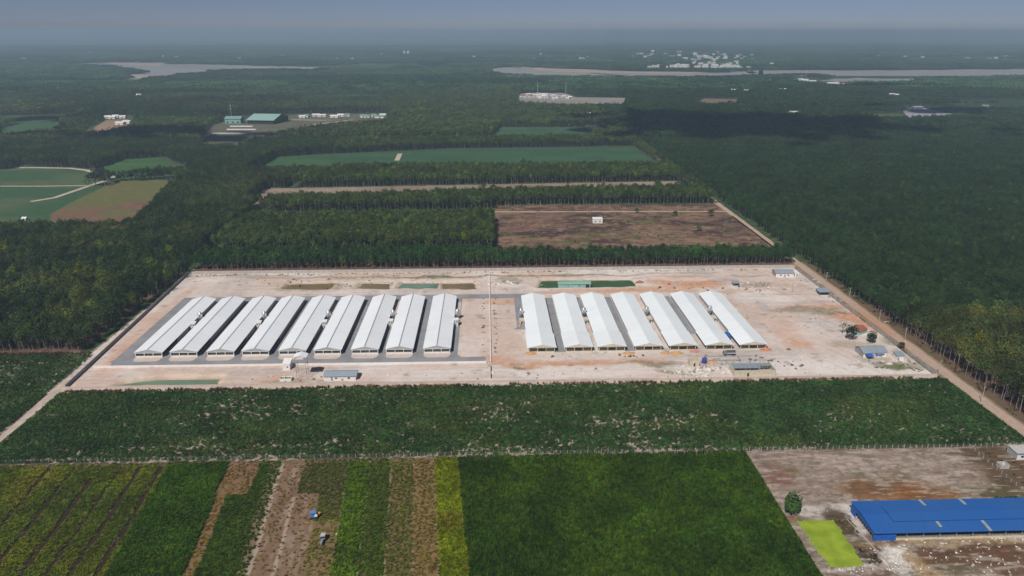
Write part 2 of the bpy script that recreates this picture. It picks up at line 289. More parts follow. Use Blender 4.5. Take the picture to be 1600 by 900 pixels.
def yard_col(P):
    x, y = P[:, 0], P[:, 1]
    C = np.tile(SAND, (len(P), 1))
    C = mix(C, PINK, sstep(.42, .68, fbm(x*0.02, y*0.03, 1))*0.75)
    C = mix(C, PALE, sstep(.5, .75, fbm(x*0.03, y*0.06, 2))*0.7)
    C = mix(C, GREYS, sstep(.52, .75, fbm(x*0.05, y*0.02, 3))*0.45)
    wx = x+14*(fbm(x*0.05, y*0.05, 21)-.5)+5*(fbm(x*0.25, y*0.25, 22)-.5); wy = y+12*(fbm(x*0.05, y*0.05, 23)-.5)+4*(fbm(x*0.25, y*0.25, 24)-.5)
    for bx, by, rx, ry, c, s in BLOBS:
        cx, cy = G(bx, by); d = np.hypot((wx-cx)/rx, (wy-cy)/ry)
        C = mix(C, c, s*sstep(1.15, .55, d)*(0.85+0.5*fbm(x*0.12, y*0.2, int(bx) % 97)).clip(0, 1))
    # tyre tracks running along the haul routes, and grit
    rut = sstep(.60, .68, fbm(x*.018, y*.55, 33, 3))*.5*sstep(.45, .6, fbm(x*.02, y*.02, 34)); C = mix(C, C*.72, rut)
    rut = sstep(.60, .68, fbm((x+y*.5)*.6, (y-x*.5)*.02, 35, 3))*.5*sstep(160, 175, x); C = mix(C, C*.75, rut)
    C = mix(C, PALE, sstep(.60, .7, fbm(x*.5, y*.7, 36, 3))*.3); C = mix(C, GREYS, sstep(.64, .74, fbm(x*.6, y*.8, 37, 3))*.3)
    tr = sstep(.62, .72, vnoise(y*0.9+3*fbm(x*0.03, y*0.03, 31), x*0.015, 30))*sstep(350, 330, y)
    C = mix(C, C*0.82, tr*0.6)
    C = mix(C, SCRUB, sstep(.70, .8, fbm(x*0.16, y*0.22, 40))*0.45)
    for poly, dep, lv, mt, nm in PONDS:
        d = polydist(P, poly); C = mix(C, SCRUB*1.3, np.exp(-((d-.5)/1.6)**2)*.55); C = mix(C, (0.52, .40, .31), np.exp(-((d-3.5)/1.5)**2)*.6)
    return C*(0.97+0.22*fbm(x*0.4, y*0.4, 50))[:, None]
grid_sheet('farm_yard', YX0, YX1, YY0, YY1, 0.8, yard_col, yard_z, 0.0, M['soil'])
for poly, dep, lv, mt, nm in PONDS:
    c = poly.mean(0); sheet('pond_water', [tuple(c+(p-c)*1.18) for p in poly], lv, M[mt])

# roads inside and outside the compound
SX = [-188.3, -169.2, -149.0, -129.9, -109.6, -90.2, -69.5, -50.4, -29.4]
RX = [29.4, 50.2, 69.0, 89.6, 109.3, 130.0, 149.5]
RZ = 0.02
sheet('asphalt_road', [(-204, 351.5), (-2, 351.5), (-2, 357.5), (-206, 357.5)], RZ, M['asphalt'])
sheet('asphalt_road', [(-206, 448.6), (27, 448.6), (27, 457), (-206, 457)], RZ, M['asphalt'])
def lane(x0, x1, y0=357.5, y1=448.6, m='asphalt'):
    r = 2.2   # flared mouths at both ends
    sheet('service_lane', [(x0-r, y0), (x1+r, y0), (x1, y0+r*1.6), (x1, y1), (x0, y1), (x0, y0+r*1.6)], RZ, M[m])
lane(-206, SX[0]-7.6)
for i in range(8): lane(SX[i]+7.5, SX[i+1]-7.5)
lane(SX[8]+7.5, SX[8]+11.5)
lane(RX[0]-12.5, RX[0]-7.6, 395)
for i in (0, 2): lane(RX[i]+7.5, RX[i+1]-7.5, 362)
for i in (1,): lane(RX[i]+7.5, RX[i+1]-7.5, 412)
for i in (4,): lane(RX[i]+7.5, RX[i+1]-7.5, 385)
ROADX = (235.5, 246.0)
def road_col(P):
    x, y = P[:, 0], P[:, 1]; cx = 240.4+.8*(fbm(y*.01, x*0, 41)-.5)+np.clip((320-y)*.006, 0, 2); d = np.abs(x-cx)+1.3*(fbm(x*.3, y*.15, 42)-.5)+.6*(fbm(x*.9, y*.6, 43)-.5)
    C = np.tile((0.40, 0.295, 0.235), (len(P), 1)); C = mix(C, (0.42, 0.22, 0.125), np.exp(-((y-400)/26)**2)*.8)
    C = mix(C, (0.46, 0.37, 0.31), np.exp(-((np.abs(x-cx)-1.2)/.45)**2)*.5)
    C = mix(C, (0.25, 0.175, 0.115), sstep(2.9, 3.7, d)); C = mix(C, (0.13, 0.09, 0.055), sstep(4.2, 5.2, d)*(x > cx)); C = mix(C, (0.10, 0.10, 0.05), sstep(.55, .68, fbm(x*.25, y*.25, 44))*.6*sstep(3.2, 3.8, d))
    return C*(.85+.3*fbm(x*.6, y*.6, 45))[:, None]
grid_sheet('dirt_road', 234.0, 250.0, 100, 520, .5, road_col, None, .03, M['soil'], keep=lambda c: ~((c[:, 0] < 236.6+np.clip((330-c[:, 1])*.012, 0, 1.2)) & (c[:, 1] < 323)))
sheet('dirt_road', [(243.4, 520), (243.2, 1120), (238, 1120), (237.2, 520)], 0.06, M['dirt'])
sheet('sandy_track', [(-238, 372), (-224, 372), (-224, 520), (234, 520), (234, 507.6), (-223.6, 507.6), (-223.6, 326), (-216, 322), (-229, 322), (-236, 240), (-233, 240)][:7]+[(-230, 326)], 0.02, M['sandpath'])
sheet('field_path', [(-219.5, 345), (-214.5, 331), (-215, 300), (-216, 259), (-218.5, 259), (-219, 300), (-220.5, 331)], 0.03, M['sandpath'])
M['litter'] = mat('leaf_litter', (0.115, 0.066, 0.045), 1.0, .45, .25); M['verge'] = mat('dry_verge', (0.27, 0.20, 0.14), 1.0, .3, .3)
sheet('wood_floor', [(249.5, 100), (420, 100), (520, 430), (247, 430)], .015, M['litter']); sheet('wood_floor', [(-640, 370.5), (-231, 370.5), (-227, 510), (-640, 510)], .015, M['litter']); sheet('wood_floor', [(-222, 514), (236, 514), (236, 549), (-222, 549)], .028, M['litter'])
sheet('sandy_verge', [(-223, 326), (234, 326), (234, 322.4), (-223, 322.4)], 0.022, M['sandpath'])

# ------------------------------------------------------------------ crop fields in front
FX = dict(A=-134., C0=-108.5, C1=-104.5, E0=-87., F1=-59.5, Hh=-50.7, I=-41.8, J=-32.5, K=-23.7, L=-13.7, END=109.5)   # strip edges where they meet the fence
FY0, FY1 = 150.0, 259.3
def field_kind(P):
    """returns soil colour, leaf tint, plant density 0..1 and plant height for the strips of the near fields"""
    x, y = P[:, 0], P[:, 1]; n = len(P)
    wob = 1.2*(fbm(y*0.08, x*0.02, 61)-.5)
    xs = x+wob-0.09*(257-y)*(x < 60)
    soil = np.tile((0.13, 0.10, 0.05), (n, 1)); leaf = np.tile((0.085, 0.125, 0.022), (n, 1)); den = np.full(n, .8); hgt = np.full(n, .7)
    f1 = fbm(x*0.06, y*0.06, 62); f2 = fbm(x*0.25, y*0.25, 63); f3 = fbm(x*0.7, y*0.12, 64)
    def setp(m, s, l, d, h):
        soil[m] = s; leaf[m] = l; den[m] = d; hgt[m] = h
    a = xs < FX['A']
    # weedy field with ploughed dark furrows that run with the strips
    fur = np.zeros(n, bool)
    for fx, wd in ((-144.5, .9), (-135.8, .9), (-161.0, 1.1), (-152.4, .7), (-181.5, .8), (-171.4, .9)):
        fur |= np.abs(x-0.07*(255-y)+1.6*(fbm(y*0.06, x*0, 65)-.5)-fx) < wd*(.5+1.2*f2)*(fbm(y*0.04, x*0+fx, 66) > .32)
    setp(a, (0.10, 0.075, 0.045), (0.082, 0.128, 0.015), .9, .7)
    la = leaf[a]; la = mix(la, (0.14, 0.16, 0.02), sstep(.5, .75, f1[a])*.8); la = mix(la, (0.05, 0.085, 0.02), sstep(.5, .25, f1[a])*.7); leaf[a] = la
    m = a & fur; soil[m] = (0.036, 0.023, 0.015); den[m] = .05
    m = (xs >= FX['A']) & (xs < FX['C0']); setp(m, (0.05, 0.055, 0.02), (0.040, 0.098, 0.011), .97, 1.1)
    m = (xs >= FX['C0']) & (xs < FX['C1']); setp(m, (0.19, 0.115, 0.055), (0.12, 0.11, 0.03), .35, .4)
    m = (xs >= FX['C0']-1) & (xs < -96.5) & (y > 236); setp(m, (0.19, 0.11, 0.065), (0.11, 0.10, 0.03), .3, .4)
    m = (xs >= FX['C1']) & (xs < FX['E0']) & ~((y > 236) & (xs < -96.5)); setp(m, (0.06, 0.06, 0.025), (0.038, 0.078, 0.013), .9, .7)
    dd = sstep(-95, -88, xs)*m; soil[m] = mix(soil[m], (0.17, 0.13, 0.08), dd[m]); den[m] -= .55*dd[m]
    e1 = np.where(y > 236, -77.7, -69.0)
    m = (xs >= FX['E0']) & (xs < e1); setp(m, (0.19, 0.12, 0.075), (0.11, 0.10, 0.035), .12, .3)
    s = soil[m]; s = mix(s, (0.27, 0.20, 0.15), sstep(.5, .7, f3[m])*.8); s = mix(s, (0.16, 0.09, 0.06), sstep(.5, .72, f2[m])*.6); soil[m] = s
    m = (np.abs(xs-FX['E0']) < 0.7) | ((np.abs(xs+78.5) < .6) & (y < 234)); soil[m] = (0.33, 0.26, 0.20); den[m] = .1
    m = (xs >= e1) & (xs < FX['F1']); setp(m, (0.11, 0.085, 0.045), (0.060, 0.082, 0.022), .7, .5)
    lo = m & (y < 217+4*f2); soil[lo] = (0.17, 0.12, 0.06); den[lo] = .3; leaf[lo] = (0.12, 0.13, 0.03)
    m = (xs >= FX['F1']) & (xs < FX['Hh']); setp(m, (0.06, 0.075, 0.02), (0.075, 0.155, 0.010), .96, .8)
    leaf[m] = mix(leaf[m], (0.05, 0.10, 0.016), sstep(.45, .65, f1[m])*.8)
    m = (xs >= FX['Hh']) & (xs < FX['I']); setp(m, (0.08, 0.075, 0.03), (0.052, 0.10, 0.013), .88, .6)
    m = (xs >= FX['I']) & (xs < FX['J']); setp(m, (0.15, 0.105, 0.05), (0.072, 0.098, 0.022), .62, .5)
    m = (xs >= FX['J']) & (xs < FX['K']); setp(m, (0.20, 0.125, 0.055), (0.095, 0.095, 0.026), .42, .45)
    m = (xs >= FX['K']) & (xs < FX['L']); setp(m, (0.09, 0.09, 0.02), (0.125, 0.185, 0.009), .97, .9)
    leaf[m] = mix(leaf[m], (0.13, 0.135, 0.02), sstep(.5, .7, f1[m])*.7)
    m = (xs >= FX['L']); setp(m, (0.035, 0.045, 0.018), (0.030, 0.074, 0.011), 1.0, 1.5)
    leaf[m] = mix(leaf[m], (0.048, 0.104, 0.012), sstep(.42, .66, .6*fbm(x[m]*.025, y[m]*.03, 68)+.4*f2[m])*.85); leaf[m] = mix(leaf[m], (0.018, 0.048, 0.009), sstep(.52, .68, fbm(x[m]*.05, y[m]*.04, 69))*.7); hgt[m] *= .7+.6*f2[m]
    for k in ('Hh', 'I', 'J', 'F1', 'K'):
        q = (np.abs(xs-FX[k]) < 0.22) & (fbm(y*0.1, x*0.1, 67) > .42); soil[q] = (0.24, 0.20, 0.14); den[q] = .25
    # cross rows seen as stripes in the strips
    q = (x > -60) & (x < FX['K']); den[q] *= np.where(np.abs(((x[q]) % 1.9)-.95) < .3, .45, 1)
    q = y > 256.5; den[q] *= .55; soil[q] = mix(soil[q], (0.16, 0.11, 0.06), np.full(q.sum(), .6))
    return soil, leaf, den, hgt
def field_col(P):
    s, l, d, h = field_kind(P); return s*(0.75+0.5*fbm(P[:, 0]*0.8, P[:, 1]*0.8, 70))[:, None]
grid_sheet('crop_field', -260, FX['END'], FY0, FY1, 0.6, field_col, None, 0.01, M['soil'])

# cassava field between the fence and the compound
def cass_bare(x, y):
    """0..1, how bare the sandy soil is: fine speckled gaps, larger along some rows"""
    n = .24*fbm(x*0.12, y*0.3, 71, 3)+.76*fbm(x*1.0, y*1.5, 76, 2)
    big = fbm(x*0.03, y*0.07, 73, 2)
    b = n+.22*(big-.5)+.05*np.exp(-((x-20)/130)**2)+.07*np.exp(-((y-262.5)/2.5)**2)*(.4+big)+.13*np.exp(-((y-270)/2.2)**2)*sstep(-40, -80, x)*sstep(.3, .55, fbm(x*.03, y*0, 74))
    b += .10*np.exp(-((x+112)/14)**2-((y-305)/2.0)**2)+.05*sstep(-215, -260, x)*sstep(330, 350, y)
    return b
def cass_col(P):
    x, y = P[:, 0], P[:, 1]; b = cass_bare(x, y)
    C = np.tile((0.085, 0.07, 0.045), (len(P), 1)); C = mix(C, (0.36, 0.30, 0.24), sstep(.62, .70, b))
    return C*(0.8+0.4*fbm(x*0.7, y*0.7, 72))[:, None]
grid_sheet('cassava_field', -400, 235.5, FY1, 322.4, 0.8, cass_col, None, 0.01, M['soil'])
grid_sheet('cassava_field', -400, -224, 322.4, 369.0, 1.0, cass_col, None, 0.012, M['soil'], keep=lambda c: c[:, 0] < -219)

# the duck yard round the blue shed
BROWN = np.array((0.12, 0.062, 0.035)); DUSK = np.array((0.27, 0.205, 0.165)); FEATH = np.array((0.62, 0.58, 0.54)); TAN = np.array((0.36, 0.25, 0.13)); RUST = np.array((0.22, 0.10, 0.035)); OLIVE = np.array((0.13, 0.115, 0.06))
DBLOBS = [(1390, 765, 22, 8, RUST, .9), (1440, 772, 16, 5, RUST, .9), (1360, 765, 10, 4, BROWN, .6), (1370, 752, 8, 3, OLIVE, .6), (1215, 745, 7, 6, np.array((0.20, .10, .075)), .8), (1232, 738, 5, 3, RUST, .4), (1205, 725, 6, 4, np.array((0.20, .11, .085)), .6),
    (1490, 742, 8, 3, BROWN, .3), (1530, 735, 6, 3, RUST, .4), (1510, 760, 14, 1.6, OLIVE, .6), (1265, 800, 9, 4, FEATH, .6), (1320, 795, 8, 5, FEATH, .6), (1345, 830, 5, 16, FEATH, .65), (1235, 808, 4, 3, RUST, .6),
    (1330, 845, 4.5, 18, np.array((0.075, .055, .035)), .95), (1312, 815, 4, 8, np.array((0.085, .06, .035)), .9), (1385, 858, 9, 6, BROWN, .95), (1370, 850, 6, 5, BROWN, .8), (1400, 875, 4.5, 9, FEATH, .95), (1408, 862, 4, 5, FEATH, .8), (1330, 890, 12, 2.4, FEATH, .8), (1440, 880, 7, 6, TAN, 1.), (1425, 868, 5, 3, TAN, .9),
    (1520, 870, 20, 6, BROWN, .95), (1560, 865, 12, 6, BROWN, .9), (1480, 873, 10, 5, BROWN, .8), (1460, 862, 9, 2, BROWN, .8), (1580, 852, 8, 3, BROWN, .8), (1590, 890, 8, 4, BROWN, .9), (1500, 888, 10, 3, OLIVE, .6), (1470, 848, 40, 2, TAN, .6), (1350, 896, 16, 2.4, BROWN, .6),
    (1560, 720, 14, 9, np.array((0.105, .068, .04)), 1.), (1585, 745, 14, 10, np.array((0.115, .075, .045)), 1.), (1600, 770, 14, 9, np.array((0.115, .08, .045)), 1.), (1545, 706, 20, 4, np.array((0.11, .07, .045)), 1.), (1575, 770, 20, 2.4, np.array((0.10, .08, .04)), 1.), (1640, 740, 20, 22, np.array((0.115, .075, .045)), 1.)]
def duck_col(P):
    x, y = P[:, 0], P[:, 1]
    C = np.tile(DUSK, (len(P), 1)); C = mix(C, (0.36, 0.29, 0.245), sstep(.45, .7, fbm(x*0.05, y*0.22, 81))*.9); C = mix(C, (0.20, 0.15, 0.12), sstep(.52, .75, fbm(x*0.09, y*0.3, 82))*.7); C = mix(C, OLIVE, sstep(.6, .75, fbm(x*0.12, y*0.12, 83))*.5)
    wx = x+7*(fbm(x*0.12, y*0.12, 84)-.5)+3*(fbm(x*0.6, y*0.6, 85)-.5); wy = y+6*(fbm(x*0.12, y*0.12, 86)-.5)+2*(fbm(x*.6, y*.6, 87)-.5)
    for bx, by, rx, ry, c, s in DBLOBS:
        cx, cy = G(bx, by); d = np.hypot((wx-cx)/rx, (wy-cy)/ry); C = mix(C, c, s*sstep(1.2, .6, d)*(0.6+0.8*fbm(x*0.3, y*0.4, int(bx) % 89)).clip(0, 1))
    C = mix(C, C*.62, sstep(.55, .68, fbm(x*.22, y*1.1, 79, 3))*.7); C = mix(C, (0.42, .35, .30), sstep(.58, .7, fbm(x*.18, y*.9, 78, 3))*.6); C = mix(C, OLIVE*.8, sstep(.62, .7, fbm(x*.7, y*.9, 77, 3))*.5)
    C = mix(C, FEATH, sstep(.72, .78, fbm(x*0.9, y*0.9, 88))*.5*sstep(204, 196, y))
    return C*(0.8+0.4*fbm(x*0.7, y*0.7, 89))[:, None]
grid_sheet('duck_yard', FX['END'], 236.5, FY0, FY1, 0.5, duck_col, None, 0.012, M['soil'], keep=lambda c: (c[:, 0] < 238) | (c[:, 1] > 0))
def shore(p, amp, n=9, sd=1):
    q = np.random.default_rng(sd); out = []
    for a, b in zip(p, np.roll(p, -1, 0)):
        for k in range(n):
            t = k/n; w = a+(b-a)*t; out.append((w[0]+q.normal()*amp*1.5*(k > 0), w[1]+q.normal()*amp*(k > 0)))
    return np.array(out)
PD = GP([(1243, 814), (1302, 812), (1350, 882), (1342, 886), (1297, 887)])
sheet('algae_pond', shore(PD, .28, 12, 77), 0.05, M['algae'])

# fields of the middle distance
def zpoly(pts): return GP(pts)
TRACK_X = -229.0
MID = {
    'burnt_field': ([(7, 540), (239, 540), (238, 720), (7, 718)], (0.165, 0.095, 0.07)),
    'bare_field': ([(-250, 726), (7, 752), (236, 766), (226, 838), (-255, 812)], (0.26, 0.195, 0.155)),
    'green_field': ([(-264, 905), (236, 905), (224, 1112), (-60, 1096), (-264, 1045)], (0.040, 0.095, 0.045)),
    'green_field.001': (GP([(378, 259, 13), (430, 246), (515, 241), (522, 258, 13)]), (0.045, 0.10, 0.04)),
    'left_field': (GP([(-260, 345, 13), (0, 346, 13), (85, 343, 13), (92, 338), (125, 316), (170, 286), (152, 272), (120, 264), (28, 262), (0, 266), (-260, 266)]), (0.042, 0.092, 0.04)),
    'dry_field': (GP([(70, 345, 13), (80, 334), (120, 312), (182, 283), (250, 281), (292, 276, 8), (262, 297, 6), (215, 335, 12), (190, 343, 13)]), (0.125, 0.125, 0.045)),
    'green_meadow': (GP([(150, 264), (190, 250), (250, 246), (270, 256), (312, 262), (290, 275), (182, 283)]), (0.048, 0.11, 0.035)),
    'far_field': (GP([(0, 200), (60, 187), (100, 182), (90, 197, 13), (0, 209, 13)]), (0.05, 0.10, 0.045)),
    'cleared_field': (GP([(118, 205, 13), (165, 188), (200, 186), (215, 194, 8), (180, 200, 13), (130, 206, 13)]), (0.30, 0.20, 0.14)),
    'far_green_field': (GP([(762, 208, 13), (780, 199), (915, 199), (930, 208, 13)]), (0.045, 0.10, 0.05)),
    'factory_yard': (GP([(312, 224, 13), (318, 208), (330, 196), (350, 190), (420, 186), (470, 178), (605, 178), (606, 187, 12), (520, 193, 12), (460, 200, 13), (400, 212, 13), (370, 226, 13)]), (0.115, 0.115, 0.075)),
    'stone_yard': (GP([(806, 157, 13), (812, 146), (880, 145), (900, 152), (980, 153), (975, 160, 13), (890, 161, 13)]), (0.27, 0.25, 0.22)),
    'bare_clearing': (shore(GP([(1088, 158, 13), (1092, 153.5), (1158, 154.5), (1150, 159, 13)]), 6, 8, 61), (0.19, 0.14, 0.10)),
    'paved_yard': (GP([(1408, 171), (1435, 167), (1490, 172, 8), (1425, 177, 13)]), (0.30, 0.30, 0.33)),
}
MIDPOLY = {k: np.array(v[0]) for k, v in MID.items()}
for k, (poly, c) in MID.items():
    poly = np.array(poly); x0, y0 = poly.min(0); x1, y1 = poly.max(0); st = max(1.4, (x1-x0)/260, (y1-y0)/160)
    def colf(P, c=np.array(c), k=k):
        x, y = P[:, 0], P[:, 1]; C = np.tile(c, (len(P), 1))
        if k == 'burnt_field':
            C = mix(C, (0.06, 0.035, 0.032), sstep(.52, .68, fbm(x*0.02, y*0.05, 91))*.9); C = mix(C, (0.23, 0.15, 0.09), sstep(.5, .7, fbm(x*0.04, y*0.08, 92))*.8); C = mix(C, (0.10, 0.10, 0.04), sstep(.55, .7, fbm(x*0.05, y*0.06, 93))*.7); C = mix(C, (0.055, 0.035, 0.028), sstep(.52, .62, fbm(x*.16, y*.32, 98))*.6); C = mix(C, (0.27, .19, .13), sstep(.58, .68, fbm(x*.2, y*.36, 99))*.6)
        elif k == 'dry_field': C = mix(C, (0.165, 0.098, 0.062), sstep(.45, .7, fbm(x*0.03, y*0.03, 94)+.4*sstep(800, 720, y)-.18))
        elif k == 'left_field': C = mix(C, (0.085, 0.115, 0.055), sstep(.45, .7, fbm(x*0.01, y*0.02, 95))*.8)
        else: C = C*(0.75+0.5*fbm(x*0.02, y*0.05, 96))[:, None]*(.82+.36*fbm(x*.01, y*.45, 90, 2))[:, None]
        return C*(0.75+0.5*fbm(x*0.3, y*0.3, 97))[:, None]
    grid_sheet(k.split('.')[0], x0, x1, y0, y1, st, colf, None, {'dry_field': .08, 'green_field.001': .11, 'green_meadow': .1, 'left_field': .05}.get(k, .06), M['soil'], keep=lambda c, p=poly: inpoly(c, p))
sheet('sandy_track', [(7, 690), (239, 684), (239, 688), (7, 694)], 0.08, M['dirt'])
sheet('sandy_track', [(-228, 560), (7, 560), (239, 556), (239, 550), (7, 552), (-228, 553)], 0.03, M['sandpath'])
def ribbon(name, px, w, z, m):
    p = [Vector(G(*q)) for q in px]; a = []; b = []
    for i, q in enumerate(p):
        d = (p[min(i+1, len(p)-1)]-p[max(i-1, 0)]).normalized(); nrm = Vector((-d.y, d.x)); a.append(q+nrm*w/2); b.append(q-nrm*w/2)
    v = [(q.x, q.y, z) for q in a+b]; n = len(p); me = bpy.data.meshes.new(name)
    me.from_pydata(v, [], [(n+i, n+i+1, i+1, i) for i in range(n-1)]); me.materials.append(m); mesh_obj(name, me)['kind'] = 'structure'
ribbon('country_lane', [(24, 262), (60, 262), (110, 263), (135, 266), (152, 271)], 7, .12, M['sandpath'])
ribbon('country_lane', [(48, 315), (85, 309), (120, 297), (150, 287), (172, 280), (178, 277), (168, 272)], 6, .12, M['sandpath'])
ribbon('country_lane', [(0, 291), (70, 291), (135, 290)], 4, .12, M['sandpath'])
ribbon('country_lane', [(0, 213), (55, 210), (95, 206), (125, 203)], 10, .12, M['sandpath'])
ribbon('country_lane', [(625, 240), (620, 251)], 7, .12, M['sandpath'])
ribbon('country_lane', [(450, 187), (500, 188), (552, 187), (480, 196)], 9, .12, M['sandpath'])

# lakes and the river
LAKES = {
    'lake': GP([(92, 102), (135, 99), (200, 100), (255, 100), (320, 101), (400, 103), (500, 105), (495, 113, 2), (420, 112, 2), (330, 113, 2), (290, 119, 2), (232, 125, 2), (200, 124, 2), (205, 117, 2), (218, 112, 2), (180, 105, 2)]),
    'lake.001': GP([(766, 107), (800, 105), (860, 108), (925, 111), (1000, 114), (1120, 114), (1180, 111), (1190, 120, 2), (1100, 122, 2), (1010, 122, 2), (900, 123, 2), (820, 121, 2), (775, 116, 2)]),
    'river': GP([(1165, 110), (1240, 110), (1400, 110), (1600, 108), (1800, 107), (1800, 116, 2), (1600, 118, 2), (1440, 118, 2), (1300, 118, 2), (1210, 119, 2), (1170, 119, 2)]),
    'river.001': GP([(1290, 123), (1440, 123), (1442, 128, 2), (1300, 128, 2)]),
}
for i_, k in enumerate(LAKES): LAKES[k] = shore(LAKES[k], 14, 9, i_)
for k, p in LAKES.items(): sheet(k.split('.')[0], p, 0.6, M['lake'])
MUD = [GP([(135, 98), (200, 98), (255, 98), (254, 103), (215, 103), (190, 101)]), GP([(200, 117), (232, 116), (235, 121), (215, 123), (195, 121)]), GP([(800, 104), (860, 107), (1000, 112), (1100, 113), (1080, 116), (950, 115), (860, 112)]), GP([(330, 104), (420, 106), (490, 106), (480, 108), (400, 107)])]
MUD = [shore(p, 12, 7, 50+i_) for i_, p in enumerate(MUD)]
for p in MUD: sheet('mudflat', p, 1.0, M['mud'])

# ------------------------------------------------------------------ plants: source forms and scatters
def crown_mesh(mb, c, rx, ry, rz, n, size, r, m=0, shell=0.35):
    """leaf-clump faces spread through an uneven ellipsoid"""
    lob = [(r.normal(size=3), r.uniform(.25, .6)) for _ in range(5)]
    for _ in range(n):
        d = r.normal(size=3); d /= np.linalg.norm(d)
        if d[2] < -0.55: d[2] *= -0.6
        k = 0.78
        for l, a in lob: k += a*max(0, (d@(l/np.linalg.norm(l))))**4
        rad = k*(shell+(1-shell)*r.random()**0.45)
        p = np.array(c)+d*rad*np.array((rx, ry, rz))
        nrm = d*0.7+r.normal(size=3)*0.55+np.array((0, 0, .45)); nrm /= np.linalg.norm(nrm)
        u = np.cross(nrm, r.normal(size=3)); u /= np.linalg.norm(u)+1e-9; w = np.cross(nrm, u); s = size*r.uniform(.6, 1.35)
        q = [p+u*s*.5, p+w*s*.42+nrm*s*.1, p-u*s*.5, p-w*s*.42+nrm*s*.1]
        mb.add(q, [(0, 1, 2, 3)], m)
def trunk_mesh(mb, h, r0, rr, m=0, limbs=4, base=0.45, spread=1.6):
    lean = rr.normal(size=2)*h*0.02; top = (lean[0], lean[1], h*.8)
    mid = (lean[0]*.5+rr.normal()*.08, lean[1]*.5+rr.normal()*.08, h*base)
    mb.bar((0, 0, -.3), mid, r0, 6, m, r0*.75); mb.bar(mid, top, r0*.75, 5, m, r0*.25)
    for k in range(limbs):
        a = k*6.283/limbs+rr.random(); z = h*rr.uniform(base, .68)
        mb.bar((mid[0], mid[1], z*.95), (mid[0]+math.cos(a)*spread, mid[1]+math.sin(a)*spread, z+h*.2), r0*.45, 4, m, r0*.15)
SRC = {}
def src_collection(key, objs):
    c = bpy.data.collections.new(key)
    for o in objs: c.objects.link(o)
    SRC[key] = c; return c
def src_obj(name, me): return bpy.data.objects.new(name, me)
rr = np.random.default_rng(3)
RUB = []      # (trunk mesh, crown mesh) of the tall rubber trees
for k in range(5):
    t = MB(); trunk_mesh(t, 14, .15, rr, 0, 5, .42, 1.9); c = MB(); crown_mesh(c, (0, 0, 9.6), 3.0, 3.0, 4.2, 330, .85, rr)
    RUB.append((t, c))
def joined(name, parts):
    a = MB()
    for mb, mi in parts: a.add(mb.v, mb.f, mi)
    return a.mesh(name, [M['trunk'], M['leaf']])
src_collection('tall_trees', [src_obj('tall_tree_form_%02d' % k, joined('tall_tree', [(t, 0), (c, 1)])) for k, (t, c) in enumerate(RUB)])
thin = []
for k in range(4):       # thin crowned trees whose pale limbs show
    t = MB(); trunk_mesh(t, 15, .15, rr, 0, 7, .34, 2.3); c = MB(); crown_mesh(c, (0, 0, 9.8), 3.3, 3.3, 4.7, 300, .72, rr, shell=.15); thin.append((t, c))
src_collection('thin_trees', [src_obj('thin_tree_form_%02d' % k, joined('thin_tree', [(t, 0), (c, 1)])) for k, (t, c) in enumerate(thin)])
young = []
for k in range(5):
    t = MB(); trunk_mesh(t, 11.5, .12, rr, 0, 3, .5, 1.0); c = MB(); crown_mesh(c, (0, 0, 7.2), 2.8, 2.8, 4.0, 300, .8, rr); young.append((t, c))
src_collection('young_trees', [src_obj('young_tree_form_%02d' % k, joined('young_tree', [(t, 0), (c, 1)])) for k, (t, c) in enumerate(young)])
low = []
for k in range(4):       # for the middle distance
    t = MB(); t.bar((0, 0, 0), (0, 0, 8), .16, 4, 0, .1); c = MB(); crown_mesh(c, (0, 0, 8.6), 3.5, 3.5, 4.0, 80, 1.8, rr); low.append((t, c))
src_collection('far_trees', [src_obj('far_tree_form_%02d' % k, joined('far_tree', [(t, 0), (c, 1)])) for k, (t, c) in enumerate(low)])
patch = []
for k in range(4):       # groves of about forty trees for the far distance
    c = MB()
    for i in range(7):
        for j in range(7):
            x = -20+40*(i+.5)/7+rr.normal()*1.2; y = -20+40*(j+.5)/7+rr.normal()*1.2; h = rr.uniform(9, 14)
            crown_mesh(c, (x, y, h-3), 3.6, 3.6, 3.2, 14, 3.8, rr)
    patch.append(c)
src_collection('groves', [src_obj('grove_form_%02d' % k, c.mesh('grove', M['leaf'])) for k, c in enumerate(patch)])
def plant(n, h, w, size, r, up=.6):
    c = MB()
    for _ in range(n):
        a = r.random()*6.283; rad = w*math.sqrt(r.random()); z = h*r.uniform(.35, 1)
        p = np.array((math.cos(a)*rad, math.sin(a)*rad, z)); nrm = np.array((math.cos(a)*.6, math.sin(a)*.6, up))+r.normal(size=3)*.35; nrm /= np.linalg.norm(nrm)
        u = np.cross(nrm, r.normal(size=3)); u /= np.linalg.norm(u); v = np.cross(nrm, u); s = size*r.uniform(.6, 1.3)
        c.add([p+u*s*.5, p+v*s*.4, p-u*s*.5, p-v*s*.4], [(0, 1, 2, 3)])
    return c
src_collection('cassava_plants', [src_obj('cassava_form_%02d' % k, plant(20, .95, .5, .42, rr).mesh('cassava', M['crop'])) for k in range(4)])
def tuft(n, h, w, r):
    c = MB()
    for _ in range(n):
        a = r.random()*6.283; b = r.random()*6.283; x = math.cos(a)*w*.5*r.random(); y = math.sin(a)*w*.5*r.random(); ln = h*r.uniform(.6, 1.1); dx = math.cos(b)*w*.6; dy = math.sin(b)*w*.6; wd = .09
        px, py = -math.sin(b)*wd, math.cos(b)*wd
        c.add([(x-px, y-py, 0), (x+px, y+py, 0), (x+dx*.5+px, y+dy*.5+py, ln*.75), (x+dx*.5-px, y+dy*.5-py, ln*.75), (x+dx, y+dy, ln)], [(0, 1, 2, 3), (3, 2, 4)])
    return c
